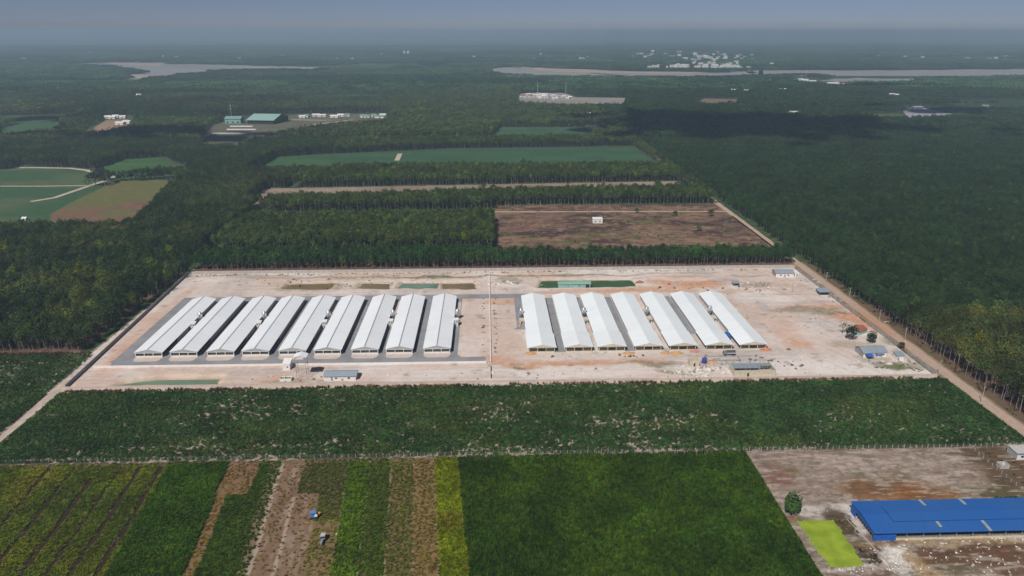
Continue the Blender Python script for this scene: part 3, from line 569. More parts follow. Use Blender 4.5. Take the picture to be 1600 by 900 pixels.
src_collection('grass_tufts', [src_obj('grass_form_%02d' % k, tuft(14, 1.0, .8, rr).mesh('grass', M['crop'])) for k in range(4)])

def scatter(name, P, scl, tint, key, label, cat=None, kind='stuff', zs=None):
    n = len(P); r = np.random.default_rng(len(name)*31+n)
    me = bpy.data.meshes.new(name); me.vertices.add(n); co = np.zeros((n, 3), np.float32); co[:, :2] = P[:, :2]
    if P.shape[1] == 3: co[:, 2] = P[:, 2]
    me.vertices.foreach_set('co', co.ravel())
    nv = len(SRC[key].objects)
    a = me.attributes.new('turn', 'FLOAT', 'POINT'); a.data.foreach_set('value', (r.random(n)*6.283).astype(np.float32))
    sv = np.empty((n, 3), np.float32); sv[:] = np.asarray(scl, np.float32).reshape(-1, 1) if np.ndim(scl) else scl
    if zs is not None: sv[:, 2] = zs
    a = me.attributes.new('size', 'FLOAT_VECTOR', 'POINT'); a.data.foreach_set('vector', sv.ravel())
    a = me.attributes.new('form', 'INT', 'POINT'); a.data.foreach_set('value', r.integers(0, nv, n).astype(np.int32))
    a = me.attributes.new('tint', 'FLOAT_VECTOR', 'POINT'); a.data.foreach_set('vector', np.asarray(tint, np.float32).ravel())
    o = mesh_obj(name, me); tag(o, label, cat, None, kind)
    ng = bpy.data.node_groups.new(name, 'GeometryNodeTree')
    ng.interface.new_socket('Geometry', in_out='INPUT', socket_type='NodeSocketGeometry'); ng.interface.new_socket('Geometry', in_out='OUTPUT', socket_type='NodeSocketGeometry')
    N = ng.nodes.new; L = ng.links.new
    gi = N('NodeGroupInput'); go = N('NodeGroupOutput'); ci = N('GeometryNodeCollectionInfo'); ci.inputs['Collection'].default_value = SRC[key]
    ci.inputs['Separate Children'].default_value = True; ci.inputs['Reset Children'].default_value = True
    iop = N('GeometryNodeInstanceOnPoints'); iop.inputs['Pick Instance'].default_value = True
    def attr(nm, ty):
        q = N('GeometryNodeInputNamedAttribute'); q.data_type = ty; q.inputs['Name'].default_value = nm; return q.outputs['Attribute']
    cx = N('ShaderNodeCombineXYZ'); L(attr('turn', 'FLOAT'), cx.inputs['Z'])
    L(gi.outputs[0], iop.inputs['Points']); L(ci.outputs[0], iop.inputs['Instance']); L(attr('form', 'INT'), iop.inputs['Instance Index'])
    L(cx.outputs[0], iop.inputs['Rotation']); L(attr('size', 'FLOAT_VECTOR'), iop.inputs['Scale']); L(iop.outputs[0], go.inputs[0])
    md = o.modifiers.new('scatter', 'NODES'); md.node_group = ng
    return o

def in_view(P, z=0.0, pad=60):
    d = np.column_stack([P, np.full(len(P), z-CAM_H)]); zc = d@_F; u = 800+FPX*(d@_R)/zc; v = 450-FPX*(d@_U)/zc
    return (zc > 1) & (u > -pad) & (u < 1600+pad) & (v < 900+pad)
def jgrid(x0, x1, y0, y1, sx, sy, jit, r):
    X, Y = np.meshgrid(np.arange(x0, x1, sx), np.arange(y0, y1, sy)); P = np.stack([X.ravel(), Y.ravel()], 1)
    return P+r.uniform(-jit, jit, P.shape)*np.array((sx, sy))

# --- far houses: where they stand (built further down), so that the woods leave room for them
FAR = []
rf = np.random.default_rng(31)
def far(fn, px, py, w, d, h, rk, lab, grp, rz, flat=False, cat='house'):
    x, y = G(px, py); FAR.append((fn, x, y, w, d, h, h*(1.15 if flat else 1.45), rk, lab, grp, rz, flat, cat))
for px, w in ((472, 12), (478, 9), (494, 14), (503, 16), (522, 16), (532, 13), (541, 14), (568, 14), (573, 11), (584, 10), (593, 20), (598, 12)): far('far_house', px, 184+rf.uniform(-2, 1), w, 9, 4, 'white' if rf.random() < .6 else 'rooffar', 'small pale-roofed house in the row right of the far green hall', 'houses by the factory', rf.uniform(-.3, .3))
for px, py, w in ((168, 185, 12), (174, 186, 14), (180, 184, 12), (191, 185, 12), (186, 195, 16), (197, 193, 14)): far('far_house', px, py, w, 9, 4, 'white', 'small white house at the far clearing on the left', 'houses at the left clearing', rf.uniform(-.3, .3))
for px, py, w in ((926, 202, 16), (934, 205, 20), (921, 180, 10), (915, 181, 8)): far('far_house', px, py, w, 9, 4, 'white', 'small white house in the dark plantation right of centre', 'houses in the dark plantation', rf.uniform(-.3, .3))
for k in range(30):
    u = rf.random(); far('works_building', 812+u*82, 147+7*rf.random()+u*2, rf.uniform(7, 16), rf.uniform(7, 12), rf.uniform(2.5, 4), 'white' if rf.random() < .5 else ('clay' if rf.random() < .4 else 'concrete'), 'pale building crowded in the stone-white works compound', 'buildings of the white works compound', rf.uniform(-.4, .4), cat='building')
for px, py, w in ((1252, 126, 22), (1258, 127, 26), (1270, 129, 24), (1302, 132, 40), (1310, 134, 46), (1205, 128, 14), (1225, 142, 26), (1146, 143, 14), (1166, 144, 14), (870, 126, 16), (886, 126, 14), (1394, 150, 14), (1402, 151, 12), (1434, 171, 22), (1540, 169, 14), (216, 151, 14), (1241, 179, 20), (37, 345, 4)): far('far_house', px, py, w, 10 if w > 8 else 4, 5 if w > 8 else 2.4, 'white', 'isolated small white building among the far woods', 'scattered far buildings', rf.uniform(-.3, .3))
for k in range(130):
    t = rf.random()
    if t < .32: px = rf.uniform(1005, 1165); py = rf.normal(107, 1.2)
    elif t < .8: px = rf.normal(1128, 22); py = rf.uniform(86, 110)
    else: px = rf.normal(1062, 34); py = rf.uniform(82, 97)
    py = min(max(py, 80), 107.5); yy = G(px, py)[1]; far('town_house', px, py, rf.uniform(9, 22)*(yy/3500)**.6, rf.uniform(9, 18), rf.uniform(9, 18), 'white' if rf.random() < .72 else ('clay' if rf.random() < .5 else 'rooffar'), 'tiny white building of the hazy riverside town', 'houses of the distant town', rf.uniform(-.5, .5), True, 'building')
for k in range(70):
    px = rf.uniform(20, 1580); py = rf.uniform(80, 95) if k % 2 else rf.uniform(88, 97)
    far('plain_house', px, py, rf.uniform(12, 28), 14, 9, 'white' if rf.random() < .7 else 'clay', 'tiny pale farmhouse on the hazy wooded plain', 'farmhouses of the far plain', rf.uniform(-.5, .5), True, 'building')
def off_houses(P, pad=6.0, zh=12.0):
    ok = np.ones(len(P), bool)
    for e in FAR:
        x, y, w = e[1], e[2], e[3]; L = math.hypot(x, y); ux, uy = x/L, y/L; dx = P[:, 0]-x; dy = P[:, 1]-y
        f = dx*ux+dy*uy; l = np.abs(dx*uy-dy*ux); ok &= ~((f < e[4]+pad) & (f > -min(zh*L/CAM_H*.55, 90)-pad) & (l < w*.6+pad))
    return ok
# --- where no tree stands
CLEAR = [np.array(p) for p in [
    [(-240, -100), (250, -100), (249, 300), (247, 515), (247, 1125), (237, 1125), (237, 515), (-224.5, 515), (-227, 440), (-230, 371), (-600, 368.5), (-600, -100)],
    [(-232, 515), (-226, 515), (-226, 850), (-232, 850)],
    [(-228, 549), (7, 549), (7, 563), (-228, 563)], [(-228, 650), (7, 658), (7, 704), (-228, 692)], [(-200, 551), (7, 549), (239, 549), (239, 556), (7, 563), (-200, 561)],
    [(5, 535), (240, 535), (240, 719), (5, 716)],
    ]]+[p for k, p in MIDPOLY.items() if k != 'burnt_field']+list(LAKES.values())+MUD
CLEAR += [GP([(20, 265), (20, 259), (160, 266), (182, 276), (176, 283), (45, 318)]), GP([(150, 192), (200, 180), (215, 190), (190, 200), (120, 207)]), GP([(0, 216), (0, 209), (130, 200), (130, 206)]),
          GP([(340, 195), (350, 182), (460, 178), (610, 176), (610, 186), (460, 200)]), GP([(905, 206), (915, 196), (950, 199), (950, 208)]), GP([(980, 234), (985, 228), (1015, 246), (1005, 250)]),
          GP([(1235, 124), (1240, 120), (1285, 122), (1280, 129)]), GP([(1290, 131), (1330, 130), (1330, 134), (1290, 134)])]
def free(P):
    ok = np.ones(len(P), bool)
    for poly in CLEAR:
        b0 = poly.min(0); b1 = poly.max(0); m = ok & (P[:, 0] >= b0[0]) & (P[:, 0] <= b1[0]) & (P[:, 1] >= b0[1]) & (P[:, 1] <= b1[1]); i = np.where(m)[0]
        if len(i): ok[i[inpoly(P[i], poly)]] = False
    return ok
def plots(P, sx=300., sy=150.):
    """the plantations' plots: a hash for each block"""
    a = 0.06; x = P[:, 0]*math.cos(a)+P[:, 1]*math.sin(a); y = -P[:, 0]*math.sin(a)+P[:, 1]*math.cos(a)
    ix = np.floor(x/sx+.35*np.floor(y/sy)); iy = np.floor(y/sy+.15*vnoise(x/900, y/900, 5))
    return hash2(ix, iy, 3), hash2(ix, iy, 4)
TREE = np.array((0.050, 0.084, 0.026))
def tree_tint(P):
    x, y = P[:, 0], P[:, 1]; h, h2 = plots(P); T = np.tile(TREE, (len(P), 1))
    T = mix(T, (0.078, 0.104, 0.032), sstep(.5, .75, fbm(x*0.012, y*0.012, 111))*.7)
    T *= np.where(y > 1150, .75+1.0*h, 1)[:, None]; T[:, 0] *= np.where((y > 1150) & (h2 > .6), 1.25, 1)
    belt = (x > -226) & (x < 238) & (y > 548); T[belt] = mix(T[belt], (0.080, 0.122, 0.032), np.full(belt.sum(), .9))
    right = (x > 240) & (y > 385); T[right] = mix(T[right], (0.038, 0.078, 0.024), np.full(right.sum(), .9))
    near = (x > 240) & (y <= 392); T[near] = mix(T[near], (0.080, 0.104, 0.026), np.full(near.sum(), .8))
    old = near | ((x < -224) & (y < 640)); c1 = fbm(x*.035, y*.035, 115); T[old] = mix(T[old], (0.125, 0.150, 0.030), sstep(.55, .72, c1[old])*.75); T[old] = mix(T[old], (0.022, 0.042, 0.018), sstep(.45, .28, c1[old])*.75)
    st = (np.abs(x) < 236) & (y > 510) & (y < 548); T[st] = (0.040, 0.090, 0.026)
    T = T*np.where((x > 240) & (y > 385) & (y < 1150), .80, .86)[:, None]
    yl = hash2(np.floor(x*3), np.floor(y*3), 9); T[yl > .965] = T[yl > .965]*np.array((1.9, 1.7, .7))
    return T
r1 = np.random.default_rng(11)
P = jgrid(-1000, 1000, 150, 1150, 3.7, 3.7, .3, r1); P = P[in_view(P, 12, 180)]; P = P[free(P)]; P = P[off_houses(P)]
lft = (P[:, 0] < -224) & (P[:, 1] < 560)
nearR = (P[:, 0] > 240) & (P[:, 1] < 392)
strip1 = (np.abs(P[:, 0]) < 236) & (P[:, 1] < 548)
right = (P[:, 0] > 240) & ~nearR
kindv = np.where(nearR, 1, np.where(strip1 | right, 2, 0)); kindv[lft & (r1.random(len(P)) < .35)] = 1
T = tree_tint(P)
S = np.clip(r1.normal(1, np.where(nearR | lft, .17, .1), len(P)), .6, 1.4)
S[right] *= .95+.15*(fbm(P[right, 0]*.01, P[right, 1]*.01, 113)-.5)
# thin the near woods a little so their floor and trunks show
keep = np.ones(len(P), bool); keep[nearR] = r1.random(nearR.sum()) < .95; keep[lft] = r1.random(lft.sum()) < .92
P, T, S, kindv = P[keep], T[keep], S[keep], kindv[keep]
# the 300 that show largest stand as single trees
vis = in_view(P, 8, 0); dist = np.hypot(P[:, 0], P[:, 1])+np.where(vis, 0, 1e6); order = np.argsort(dist)[:300]
single = np.zeros(len(P), bool); single[order] = True
XY = .84
def tree_things(idx):
    forms = {0: RUB, 1: thin, 2: young}; cache = {}
    names = {0: ('rubber_tree', 'tall rubber tree with pale trunk in the old wood left of the grey wall', 'trees of the old wood on the left'),
             1: ('rubber_tree', None, None), 2: ('rubber_tree', None, None)}
    for i in idx:
        kd = int(kindv[i]); fv = i % len(forms[kd])
        if (kd, fv) not in cache:
            t, c = forms[kd][fv]; cache[(kd, fv)] = (t.mesh('trunk', M['trunk']), c.mesh('crown', M['leaf']))
        tm, cm = cache[(kd, fv)]; x, y = P[i]
        if x > 240: lab, grp = 'pale-trunked rubber tree at the near end of the wood right of the dirt road', 'trees right of the dirt road'
        elif x < -200: lab, grp = 'tall tree at the front of the wood left of the walled farm', 'trees left of the farm wall'
        else: lab, grp = 'young plantation tree in the strip behind the back wall', 'trees behind the back wall'
        o = empty('rubber_tree', (x, y, 0), float(r1.random()*6.28), label=lab, cat='tree', group=grp); o.scale = (S[i]*XY, S[i]*XY, S[i])
        mesh_obj('trunk', tm, o); c = mesh_obj('crown', cm, o); c['tint'] = [float(v) for v in T[i]]
tree_things(order)
for kd, key, nm, lab in ((0, 'tall_trees', 'plantation_wood', 'dense plantation of tall pale-trunked trees in blocks behind the farm'), (1, 'thin_trees', 'thin_crowned_wood', 'wood of thin-crowned pale-limbed trees beside the farm'), (2, 'young_trees', 'young_plantation', 'dark even young plantation stretching away right of the dirt road')):
    m = (kindv == kd) & ~single; scatter(nm, P[m], S[m]*XY, T[m], key, lab, 'trees', zs=S[m])
r2 = np.random.default_rng(12)
P2 = jgrid(-1900, 1900, 1150, 2150, 5.8, 5.8, .35, r2); P2 = P2[in_view(P2, 10, 140)]; P2 = P2[free(P2)]; P2 = P2[off_houses(P2)]
h, h2 = plots(P2); P2 = P2[(h2 > .13)]; h, h2 = plots(P2)
S2 = np.clip(r2.normal(1, .12, len(P2)), .6, 1.4)*(.75+.4*h2)
scatter('middle_wood', P2, S2, tree_tint(P2), 'far_trees', 'plantation blocks in the middle distance beyond the green fields', 'trees')
r3 = np.random.default_rng(13)
P3 = jgrid(-6800, 6800, 2150, 9000, 38, 38, .15, r3); P3 = P3[in_view(P3, 10, 120)]; P3 = P3[free(P3)]; P3 = P3[off_houses(P3, 16)]
h, h2 = plots(P3, 420., 260.); P3 = P3[(h2 > .2)]; h, h2 = plots(P3, 420., 260.)
T3 = np.tile(TREE*np.array((1.0, 1.25, 1.15)), (len(P3), 1))*(.55+1.0*h)[:, None]
scatter('far_woodland', P3, .75+.5*h2, T3, 'groves', 'hazy wooded plain reaching to the horizon', 'trees')

# --- loose rubble and debris on the yards
stones = []
for k in range(4):
    b_ = MB(); q = np.random.default_rng(k+90); b_.add([tuple(np.array(p)*q.uniform(.6, 1.3, 3)*.35+np.array((0, 0, .12))) for p in ((-1,-1,-.4),(1,-1,-.4),(1,1,-.4),(-1,1,-.4),(-.7,-.6,.6),(.6,-.7,.5),(.6,.6,.7),(-.6,.7,.5))], [(3,2,1,0),(4,5,6,7),(0,1,5,4),(1,2,6,5),(2,3,7,6),(3,0,4,7)]); stones.append(src_obj('stone_form_%02d' % k, b_.mesh('stone', M['crop'])))
src_collection('stones', stones)
rs = np.random.default_rng(17); DB = []; DT = []
for px, py, rx, ry, n, c in ((1090, 580, 16, 5, 260, (.5, .46, .42)), (1110, 572, 14, 6, 120, (.35, .3, .26)), (1180, 445, 16, 6, 160, (.45, .4, .36)), (1200, 452, 16, 4, 90, (.4, .35, .3)), (1310, 472, 5, 22, 110, (.42, .39, .36)), (1270, 437, 8, 8, 60, (.35, .33, .3)), (1160, 582, 30, 4, 120, (.5, .47, .43)), (1180, 566, 24, 5, 90, (.2, .18, .17)), (820, 508, 4, 8, 60, (.3, .2, .16)), (1385, 565, 14, 5, 110, (.45, .42, .38)), (470, 592, 14, 4, 60, (.35, .28, .2)), (790, 442, 14, 6, 120, (.5, .46, .42)),
                          (1000, 555, 70, 4, 110, (.35, .25, .2)), (900, 585, 90, 5, 110, (.4, .36, .32)), (1250, 520, 40, 40, 50, (.36, .3, .25)), (1200, 480, 30, 30, 40, (.34, .29, .25)), (640, 445, 90, 8, 60, (.34, .27, .2)), (400, 440, 60, 8, 100, (.34, .27, .2)), (1060, 448, 40, 8, 90, (.3, .2, .15))):
    cx, cy = G(px, py); p = np.column_stack([cx+rs.normal(size=n)*rx*.6, cy+rs.normal(size=n)*ry*.6]); p = p[(p[:, 0] > -220) & (p[:, 0] < 231) & (p[:, 1] > 327) & (p[:, 1] < 505) & ~((p[:, 1] > 358) & (p[:, 1] < 449) & (np.min(np.abs(p[:, :1]-np.array(RX)), 1) < 9))]
    DB.append(p); DT.append(np.tile(c, (len(p), 1))*rs.uniform(.6, 1.3, (len(p), 1)))
DB = np.vstack(DB); DT = np.vstack(DT)[::2]; DB = DB[::2]; scatter('yard_rubble', DB, rs.gamma(2., .5, len(DB)).clip(.3, 2.8), DT*1.15, 'stones', 'loose rubble and building debris strewn over the sandy yard', 'rubble')
# --- crops
r4 = np.random.default_rng(14)
C1 = jgrid(-330, 236, FY1+1.6, 322, .68, .95, .18, r4); C1 = C1[in_view(C1, 1, 130)]
C2 = jgrid(-330, -220.5, 322, 367.5, .75, .95, .3, r4); C2 = C2[in_view(C2, 1, 130)]
C = np.vstack([C1, C2]); x, y = C[:, 0], C[:, 1]
ok = cass_bare(x, y) < .65+.025*r4.normal(size=len(C))
ok &= (np.abs(x+217) > 3.0)
C = C[ok]; x, y = C[:, 0], C[:, 1]
TC = np.tile((0.041, 0.090, 0.024), (len(C), 1)); TC = mix(TC, (0.066, 0.110, 0.025), sstep(.5, .72, fbm(x*.04, y*.06, 79))*.8)
scatter('cassava_crop', C, r4.uniform(.8, 1.35, len(C)), TC, 'cassava_plants', 'dark green cassava crop between the fence and the farm wall', 'crop')
F_ = jgrid(-245, FX['END']-.5, 170, FY1-.6, .62, .62, .4, r4); F_ = F_[in_view(F_, .5, 110)]
s_, l_, d_, h_ = field_kind(F_); k = r4.random(len(F_)) < d_*.92; F_, l_, h_ = F_[k], l_[k], h_[k]
scatter('field_crops', F_, .9+.3*r4.random(len(F_)), l_*np.array((1.3, 1.15, .8)), 'grass_tufts', 'strips of bright and dark green crops in the near fields', 'crop', zs=h_*r4.uniform(.7, 1.2, len(F_)))
# weeds: reddish along the front wall, green along the back wall, the divider and the ponds
W = []; TW = []; ZW = []
def weeds(n, x0, x1, y0, y1, tint, h, thr=0.45, sd=1):
    p = np.column_stack([r4.uniform(x0, x1, n), r4.uniform(y0, y1, n)]); p = p[fbm(p[:, 0]*.08, p[:, 1]*.3, 120+sd) > thr]
    W.append(p); TW.append(np.tile(tint, (len(p), 1))*r4.uniform(.6, 1.4, (len(p), 1))); ZW.append(r4.uniform(.5, 1.2, len(p))*h)
weeds(1500, -212, 234, 322.5, 324.4, (0.27, 0.17, 0.115), 1.3, .46, 1); weeds(500, -212, 234, 322.3, 324.0, (0.09, 0.09, 0.03), 1.6, .45, 2)
weeds(260, -222, 205, 501.5, 504.8, (0.24, 0.19, 0.12), .5, .42, 3); weeds(40, -4.5, -2.8, 352, 448, (0.26, 0.22, 0.14), .5, .45, 4); weeds(40, 3.0, 4.6, 352, 448, (0.26, 0.22, 0.14), .5, .45, 5)
weeds(130, 206, 232, 331, 343, (0.15, 0.17, 0.07), .4, .5, 6); weeds(60, 170, 225, 380, 420, (0.18, 0.16, 0.09), .35, .6, 7); weeds(200, 128, 132, 190, 213, (0.11, 0.09, 0.05), .6, .45, 8)
weeds(500, 211, 262, 218, 258, (0.09, 0.07, 0.035), .7, .5, 9); weeds(300, 195, 224, 219, 224, (0.07, 0.075, 0.03), 1.0, .4, 10); weeds(700, -400, -223, 368, 371, (0.12, 0.085, 0.045), 1.0, .4, 11); weeds(420, 246, 251, 200, 500, (0.10, 0.075, 0.04), .9, .5, 12)
weeds(900, 12, 236, 545, 720, (0.06, 0.08, 0.03), 1.3, .62, 13); weeds(200, -150, 20, 470, 500, (0.18, 0.15, 0.09), .6, .56, 14)
W = np.vstack(W); scatter('weeds', W, r4.uniform(.8, 1.6, len(W)), np.vstack(TW), 'grass_tufts', 'straggling red-brown and green weeds along the walls and ponds', 'weeds', zs=np.concatenate(ZW))

# ------------------------------------------------------------------ the long sheds
ORD = ['first', 'second', 'third', 'fourth', 'fifth', 'sixth', 'seventh', 'eighth', 'ninth']
def children_copy(src, loc):
    o = src.copy(); COL.objects.link(o); o.location = loc
    for ch in src.children:
        c = ch.copy(); COL.objects.link(c); c.parent = o; c.matrix_parent_inverse = ch.matrix_parent_inverse.copy()
        for gch in ch.children:
            d = gch.copy(); COL.objects.link(d); d.parent = c
    return o
def make_shed(left):
    """local origin: middle of the front wall's foot; the shed runs along +y"""
    root = empty('livestock_shed', (0, 0, 0)); L = 82.0; hw = 7.3; E0, RD = 3.05, 4.9
    fo = .7 if left else .9; rm = M['roofL'] if left else M['roofR']; e = hw+.55; sl = (RD-E0)/e
    steps = [(-fo, L+1.0, 0)] if left else [(-fo, 19.2, .45), (19.2, L+1.0, 0)]
    for y0, y1, w in steps:
        for s in (-1, 1):
            ee = e+w; z = RD-sl*ee; up = .05 if w else 0
            a = [(0, y0, RD+up), (s*ee, y0, z+up), (s*ee, y1, z+up), (0, y1, RD+up)]
            if s > 0: a = [a[0], a[1], a[2], a[3]]
            else: a = [a[3], a[2], a[1], a[0]]
            MB().slab(a, .07).build('roof_slope', rm, root)
    MB().slab([(-.28, -fo-.05, RD+.09), (.28, -fo-.05, RD+.09), (.28, L+1.05, RD+.09), (-.28, L+1.05, RD+.09)], .05).build('ridge_cap', M['ridge'] if left else M['roofL'], root)
    gm = M['gable'] if left else M['cream']; gy = -fo+.1  # left gables: the shade under the roof overhang is put into the grey
    for y in (gy, L-.1):
        MB().add([(-hw, y, E0-.02), (hw, y, E0-.02), (0, y, RD-.14), (-hw, y+.12, E0-.02), (hw, y+.12, E0-.02), (0, y+.12, RD-.14)], [(0, 1, 2), (5, 4, 3), (0, 3, 4, 1), (1, 4, 5, 2), (2, 5, 3, 0)]).build('gable', gm, root)
    wm = M['white'] if left else M['cream']
    MB().box(-hw, hw, -.45, -.2, E0-.55, E0-.06).build('front_beam', wm, root)
    for i in range(4):
        x = -hw+.15+i*(2*hw-.3)/3; MB().box(x-.16, x+.16, -.42, -.12, 0, E0-.56).build('column', wm, root)
    fw = MB().box(-hw+.02, hw-.02, -.38, -.18, 0, .85 if left else .55).build('low_wall', wm, root)
    for i in range(3):
        x0 = -hw+.33+i*(2*hw-.3)/3; x1 = x0+(2*hw-.3)/3-.34
        MB().box(x0, x1, .3, .36, .5, E0-.5).build('interior_shade', M['interior_shade'] if (left or i != 1) else M['dark'], root)  # dark panels stand in for the shaded interior behind the bays
    MB().box(-hw, hw, L-.2, L, 0, E0-.03).build('back_wall', wm, root)
    for s in (-1, 1):
        x = s*(hw-.01); xa, xb = min(x, x-s*.15), max(x, x-s*.15)
        MB().box(xa, xb, .1, L-.2, 0, .6).build('side_plinth', M['concrete'], root)
        MB().box(xa+.02*s, xb+.02*s, 20, L-.3, .6, E0-.05).build('side_curtain', M['curtain'], root)
        MB().box(xa, xb, .2, 20, .6, E0-.05).build('side_opening_shade', M['dark'], root)  # near-black slab paints the shade inside the open front part
        for i in range(17):
            y = .4+i*5.05; MB().box(min(x+s*.01, x+s*.1), max(x+s*.01, x+s*.1), y, y+.16, .6, E0-.1).build('side_post', M['steel'], root)
    return root
LS = [make_shed(True)]; FRONT = 364.4
LS += [children_copy(LS[0], (0, 0, 0)) for _ in range(8)]
for i, o in enumerate(LS):
    o.location = (SX[i], FRONT-1.0, 0)
    tag(o, ('leftmost white-roofed shed of the left row, beside the sandy strip' if i == 0 else 'rightmost white-roofed shed of the left row, facing the central divider' if i == 8 else '%s white-roofed shed from the left in the left row of nine' % ORD[i]), 'shed', 'long sheds of the left row')
RS = [make_shed(False)]; RS += [children_copy(RS[0], (0, 0, 0)) for _ in range(6)]
for i, o in enumerate(RS):
    o.location = (RX[i], FRONT-2.0, 0)
    tag(o, ('leftmost cream-gabled shed of the right row, nearest the central divider' if i == 0 else 'rightmost cream-gabled shed of the right row, beside the bare sandy yard' if i == 6 else '%s cream-gabled shed from the left in the right row of seven' % ORD[i]), 'shed', 'long sheds of the right row')
# forecourt pads of the left row
for i, x in enumerate(SX):
    me = []; hwid = 7.0; r = 1.6; y0, y1 = 357.9, FRONT-1.5
    me = [(x-hwid, y1), (x-hwid-.2, y0+r), (x-hwid+r*.5, y0+.3), (x-hwid+r, y0), (x+hwid-r, y0), (x+hwid-r*.5, y0+.3), (x+hwid+.2, y0+r), (x+hwid, y1)]
    sheet('forecourt_pad', me, .05, M['pad'])
# pale slabs in the silo gaps
for i in (2, 4, 6): sheet('concrete_slab', [(SX[i]+7.6, 418), (SX[i+1]-7.6, 418), (SX[i+1]-7.6, 446), (SX[i]+7.6, 446)], .045, M['pad'])
sheet('concrete_slab', [(SX[8]+8.0, 412), (SX[8]+11, 412), (SX[8]+11, 442), (SX[8]+8.0, 442)], .05, M['pad'])

# feed silos
def make_silo():
    o = empty('feed_silo', (0, 0, 0))
    MB().cone((0, 0), 1.35, 1.35, 2.6, 5.6, 18).build('drum', M['galv'], o); MB().cone((0, 0), 1.42, .3, 5.6, 6.7, 18).build('cone_roof', M['galv'], o)
    MB().cone((0, 0), .3, .3, 6.7, 6.9, 10).build('lid', M['steel'], o); MB().cone((0, 0), .25, 1.35, .9, 2.6, 18).build('hopper', M['galv'], o)
    for k in range(4):
        a = math.pi/4+k*math.pi/2; MB().bar((1.3*math.cos(a), 1.3*math.sin(a), 0), (1.3*math.cos(a), 1.3*math.sin(a), 3.4), .09, 5).build('leg', M['steel'], o)
    l = MB()
    for s in (-.2, .2): l.bar((s, -1.5, .3), (s, -1.5, 6), .035, 4)
    for k in range(12): l.bar((-.2, -1.5, .6+k*.45), (.2, -1.5, .6+k*.45), .025, 4)
    l.build('ladder', M['steel'], o); return o
silo_x = [(SX[0]+SX[1])/2, (SX[2]+SX[3])/2, (SX[4]+SX[5])/2, (SX[6]+SX[7])/2, SX[8]+9.6, RX[0]-9.4, (RX[1]+RX[2])/2, (RX[3]+RX[4])/2, (RX[5]+RX[6])/2]
silo_l = ['between the first and second sheds of the left row', 'between the third and fourth sheds of the left row', 'between the fifth and sixth sheds of the left row', 'between the seventh and eighth sheds of the left row', 'right of the last shed of the left row',
          'left of the first shed of the right row', 'between the second and third sheds of the right row', 'between the fourth and fifth sheds of the right row', 'between the sixth and seventh sheds of the right row']
s0 = make_silo()
for i, x in enumerate(silo_x):
    o = s0 if i == 0 else children_copy(s0, (0, 0, 0)); o.location = (x, 413.5, 0); o.rotation_euler = (0, 0, .3*i)
    tag(o, 'galvanised feed silo '+silo_l[i], 'silo', 'feed silos between the sheds')
def make_booth():
    o = empty('control_booth', (0, 0, 0)); MB().box(-1.4, 1.4, -1.5, 1.5, 0, 4.0).build('wall', M['white'], o)
    MB().slab([(-1.6, -1.8, 4.2), (1.6, -1.8, 4.2), (1.6, 1.7, 4.5), (-1.6, 1.7, 4.5)], .12).build('roof', M['white'], o)
    MB().box(-.45, .35, -1.56, -1.49, 0, 2.0).build('door', M['steel'], o); MB().box(-1.0, -.3, -1.55, -1.49, 2.6, 3.4).build('window', M['glass'], o); MB().box(.3, 1.0, -1.55, -1.49, 2.6, 3.4).build('window', M['glass'], o)
    MB().box(1.39, 1.46, -.4, .4, 2.6, 3.4).build('window', M['glass'], o); return o
b0 = make_booth()
for i in range(5):
    o = b0 if i == 0 else children_copy(b0, (0, 0, 0)); o.location = (silo_x[i]-(0.2 if i < 4 else .6), 402.5, 0); tag(o, 'white booth at the silo '+silo_l[i], 'booth', 'control booths')
def make_blockhouse():
    o = empty('block_hut', (0, 0, 0)); MB().box(-1.4, 1.4, -2, 2, 0, 2.6).build('wall', M['cream'], o); MB().box(-1.5, 1.5, -2.1, 2.1, 2.6, 2.75).build('roof_slab', M['cream'], o)
    MB().box(-.4, .4, -2.04, -1.99, 0, 1.9).build('door', M['dark'], o); MB().box(.5, 1.1, -2.03, -1.99, 1.2, 1.9).build('window', M['dark'], o); return o
b1 = make_blockhouse()
for i in range(5, 9):
    o = b1 if i == 5 else children_copy(b1, (0, 0, 0)); o.location = (silo_x[i], 404.5, 0); tag(o, 'cream block hut at the silo '+silo_l[i], 'hut', 'cream block huts')

# ------------------------------------------------------------------ walls, kerbs, fences
def wall_run(name, a, b, h, t, m, label, cap=None, panel=6.0, cat='wall'):
    a = Vector(a); b = Vector(b); d = (b-a); ln = d.length; ang = math.atan2(d.y, d.x)
    o = empty(name, (a.x, a.y, 0), ang, label=label, cat=cat)
    n = max(1, int(ln/panel)); me = MB().box(0.16, ln/n-.16, -t/2, t/2, -.1, h).mesh('panel', m); pm = MB().box(-.16, .16, -t/2-.06, t/2+.06, -.1, h+.1).mesh('pier', cap or m)
    for k in range(n):
        p = mesh_obj('panel', me, o); p.location = (k*ln/n, 0, 0); p = mesh_obj('pier', pm, o); p.location = (k*ln/n, 0, 0)
    p = mesh_obj('pier', pm, o); p.location = (ln, 0, 0)
    return o
wall_run('perimeter_wall', (-214.2, 327.5), (-223, 506), 2.1, .22, M['wallgrey'], 'long dark grey perimeter wall along the left side of the farm', M['concrete'])
wall_run('perimeter_wall', (-222.6, 506.4), (233.5, 506.4), 2.3, .22, M['concrete'], 'long pale perimeter wall along the back of the farm, before the trees', M['concrete'], 8)
wall_run('perimeter_wall', (-213.8, 326.6), (233.6, 325.4), 1.5, .22, M['pad'], 'long pale perimeter wall along the front of the farm, behind red weeds', M['pad'], 8)
wall_run('roadside_wall', (233.6, 352.5), (233.6, 326.2), 2.0, .2, M['wallgrey'], 'short grey wall along the dirt road at the front right corner', M['concrete'])
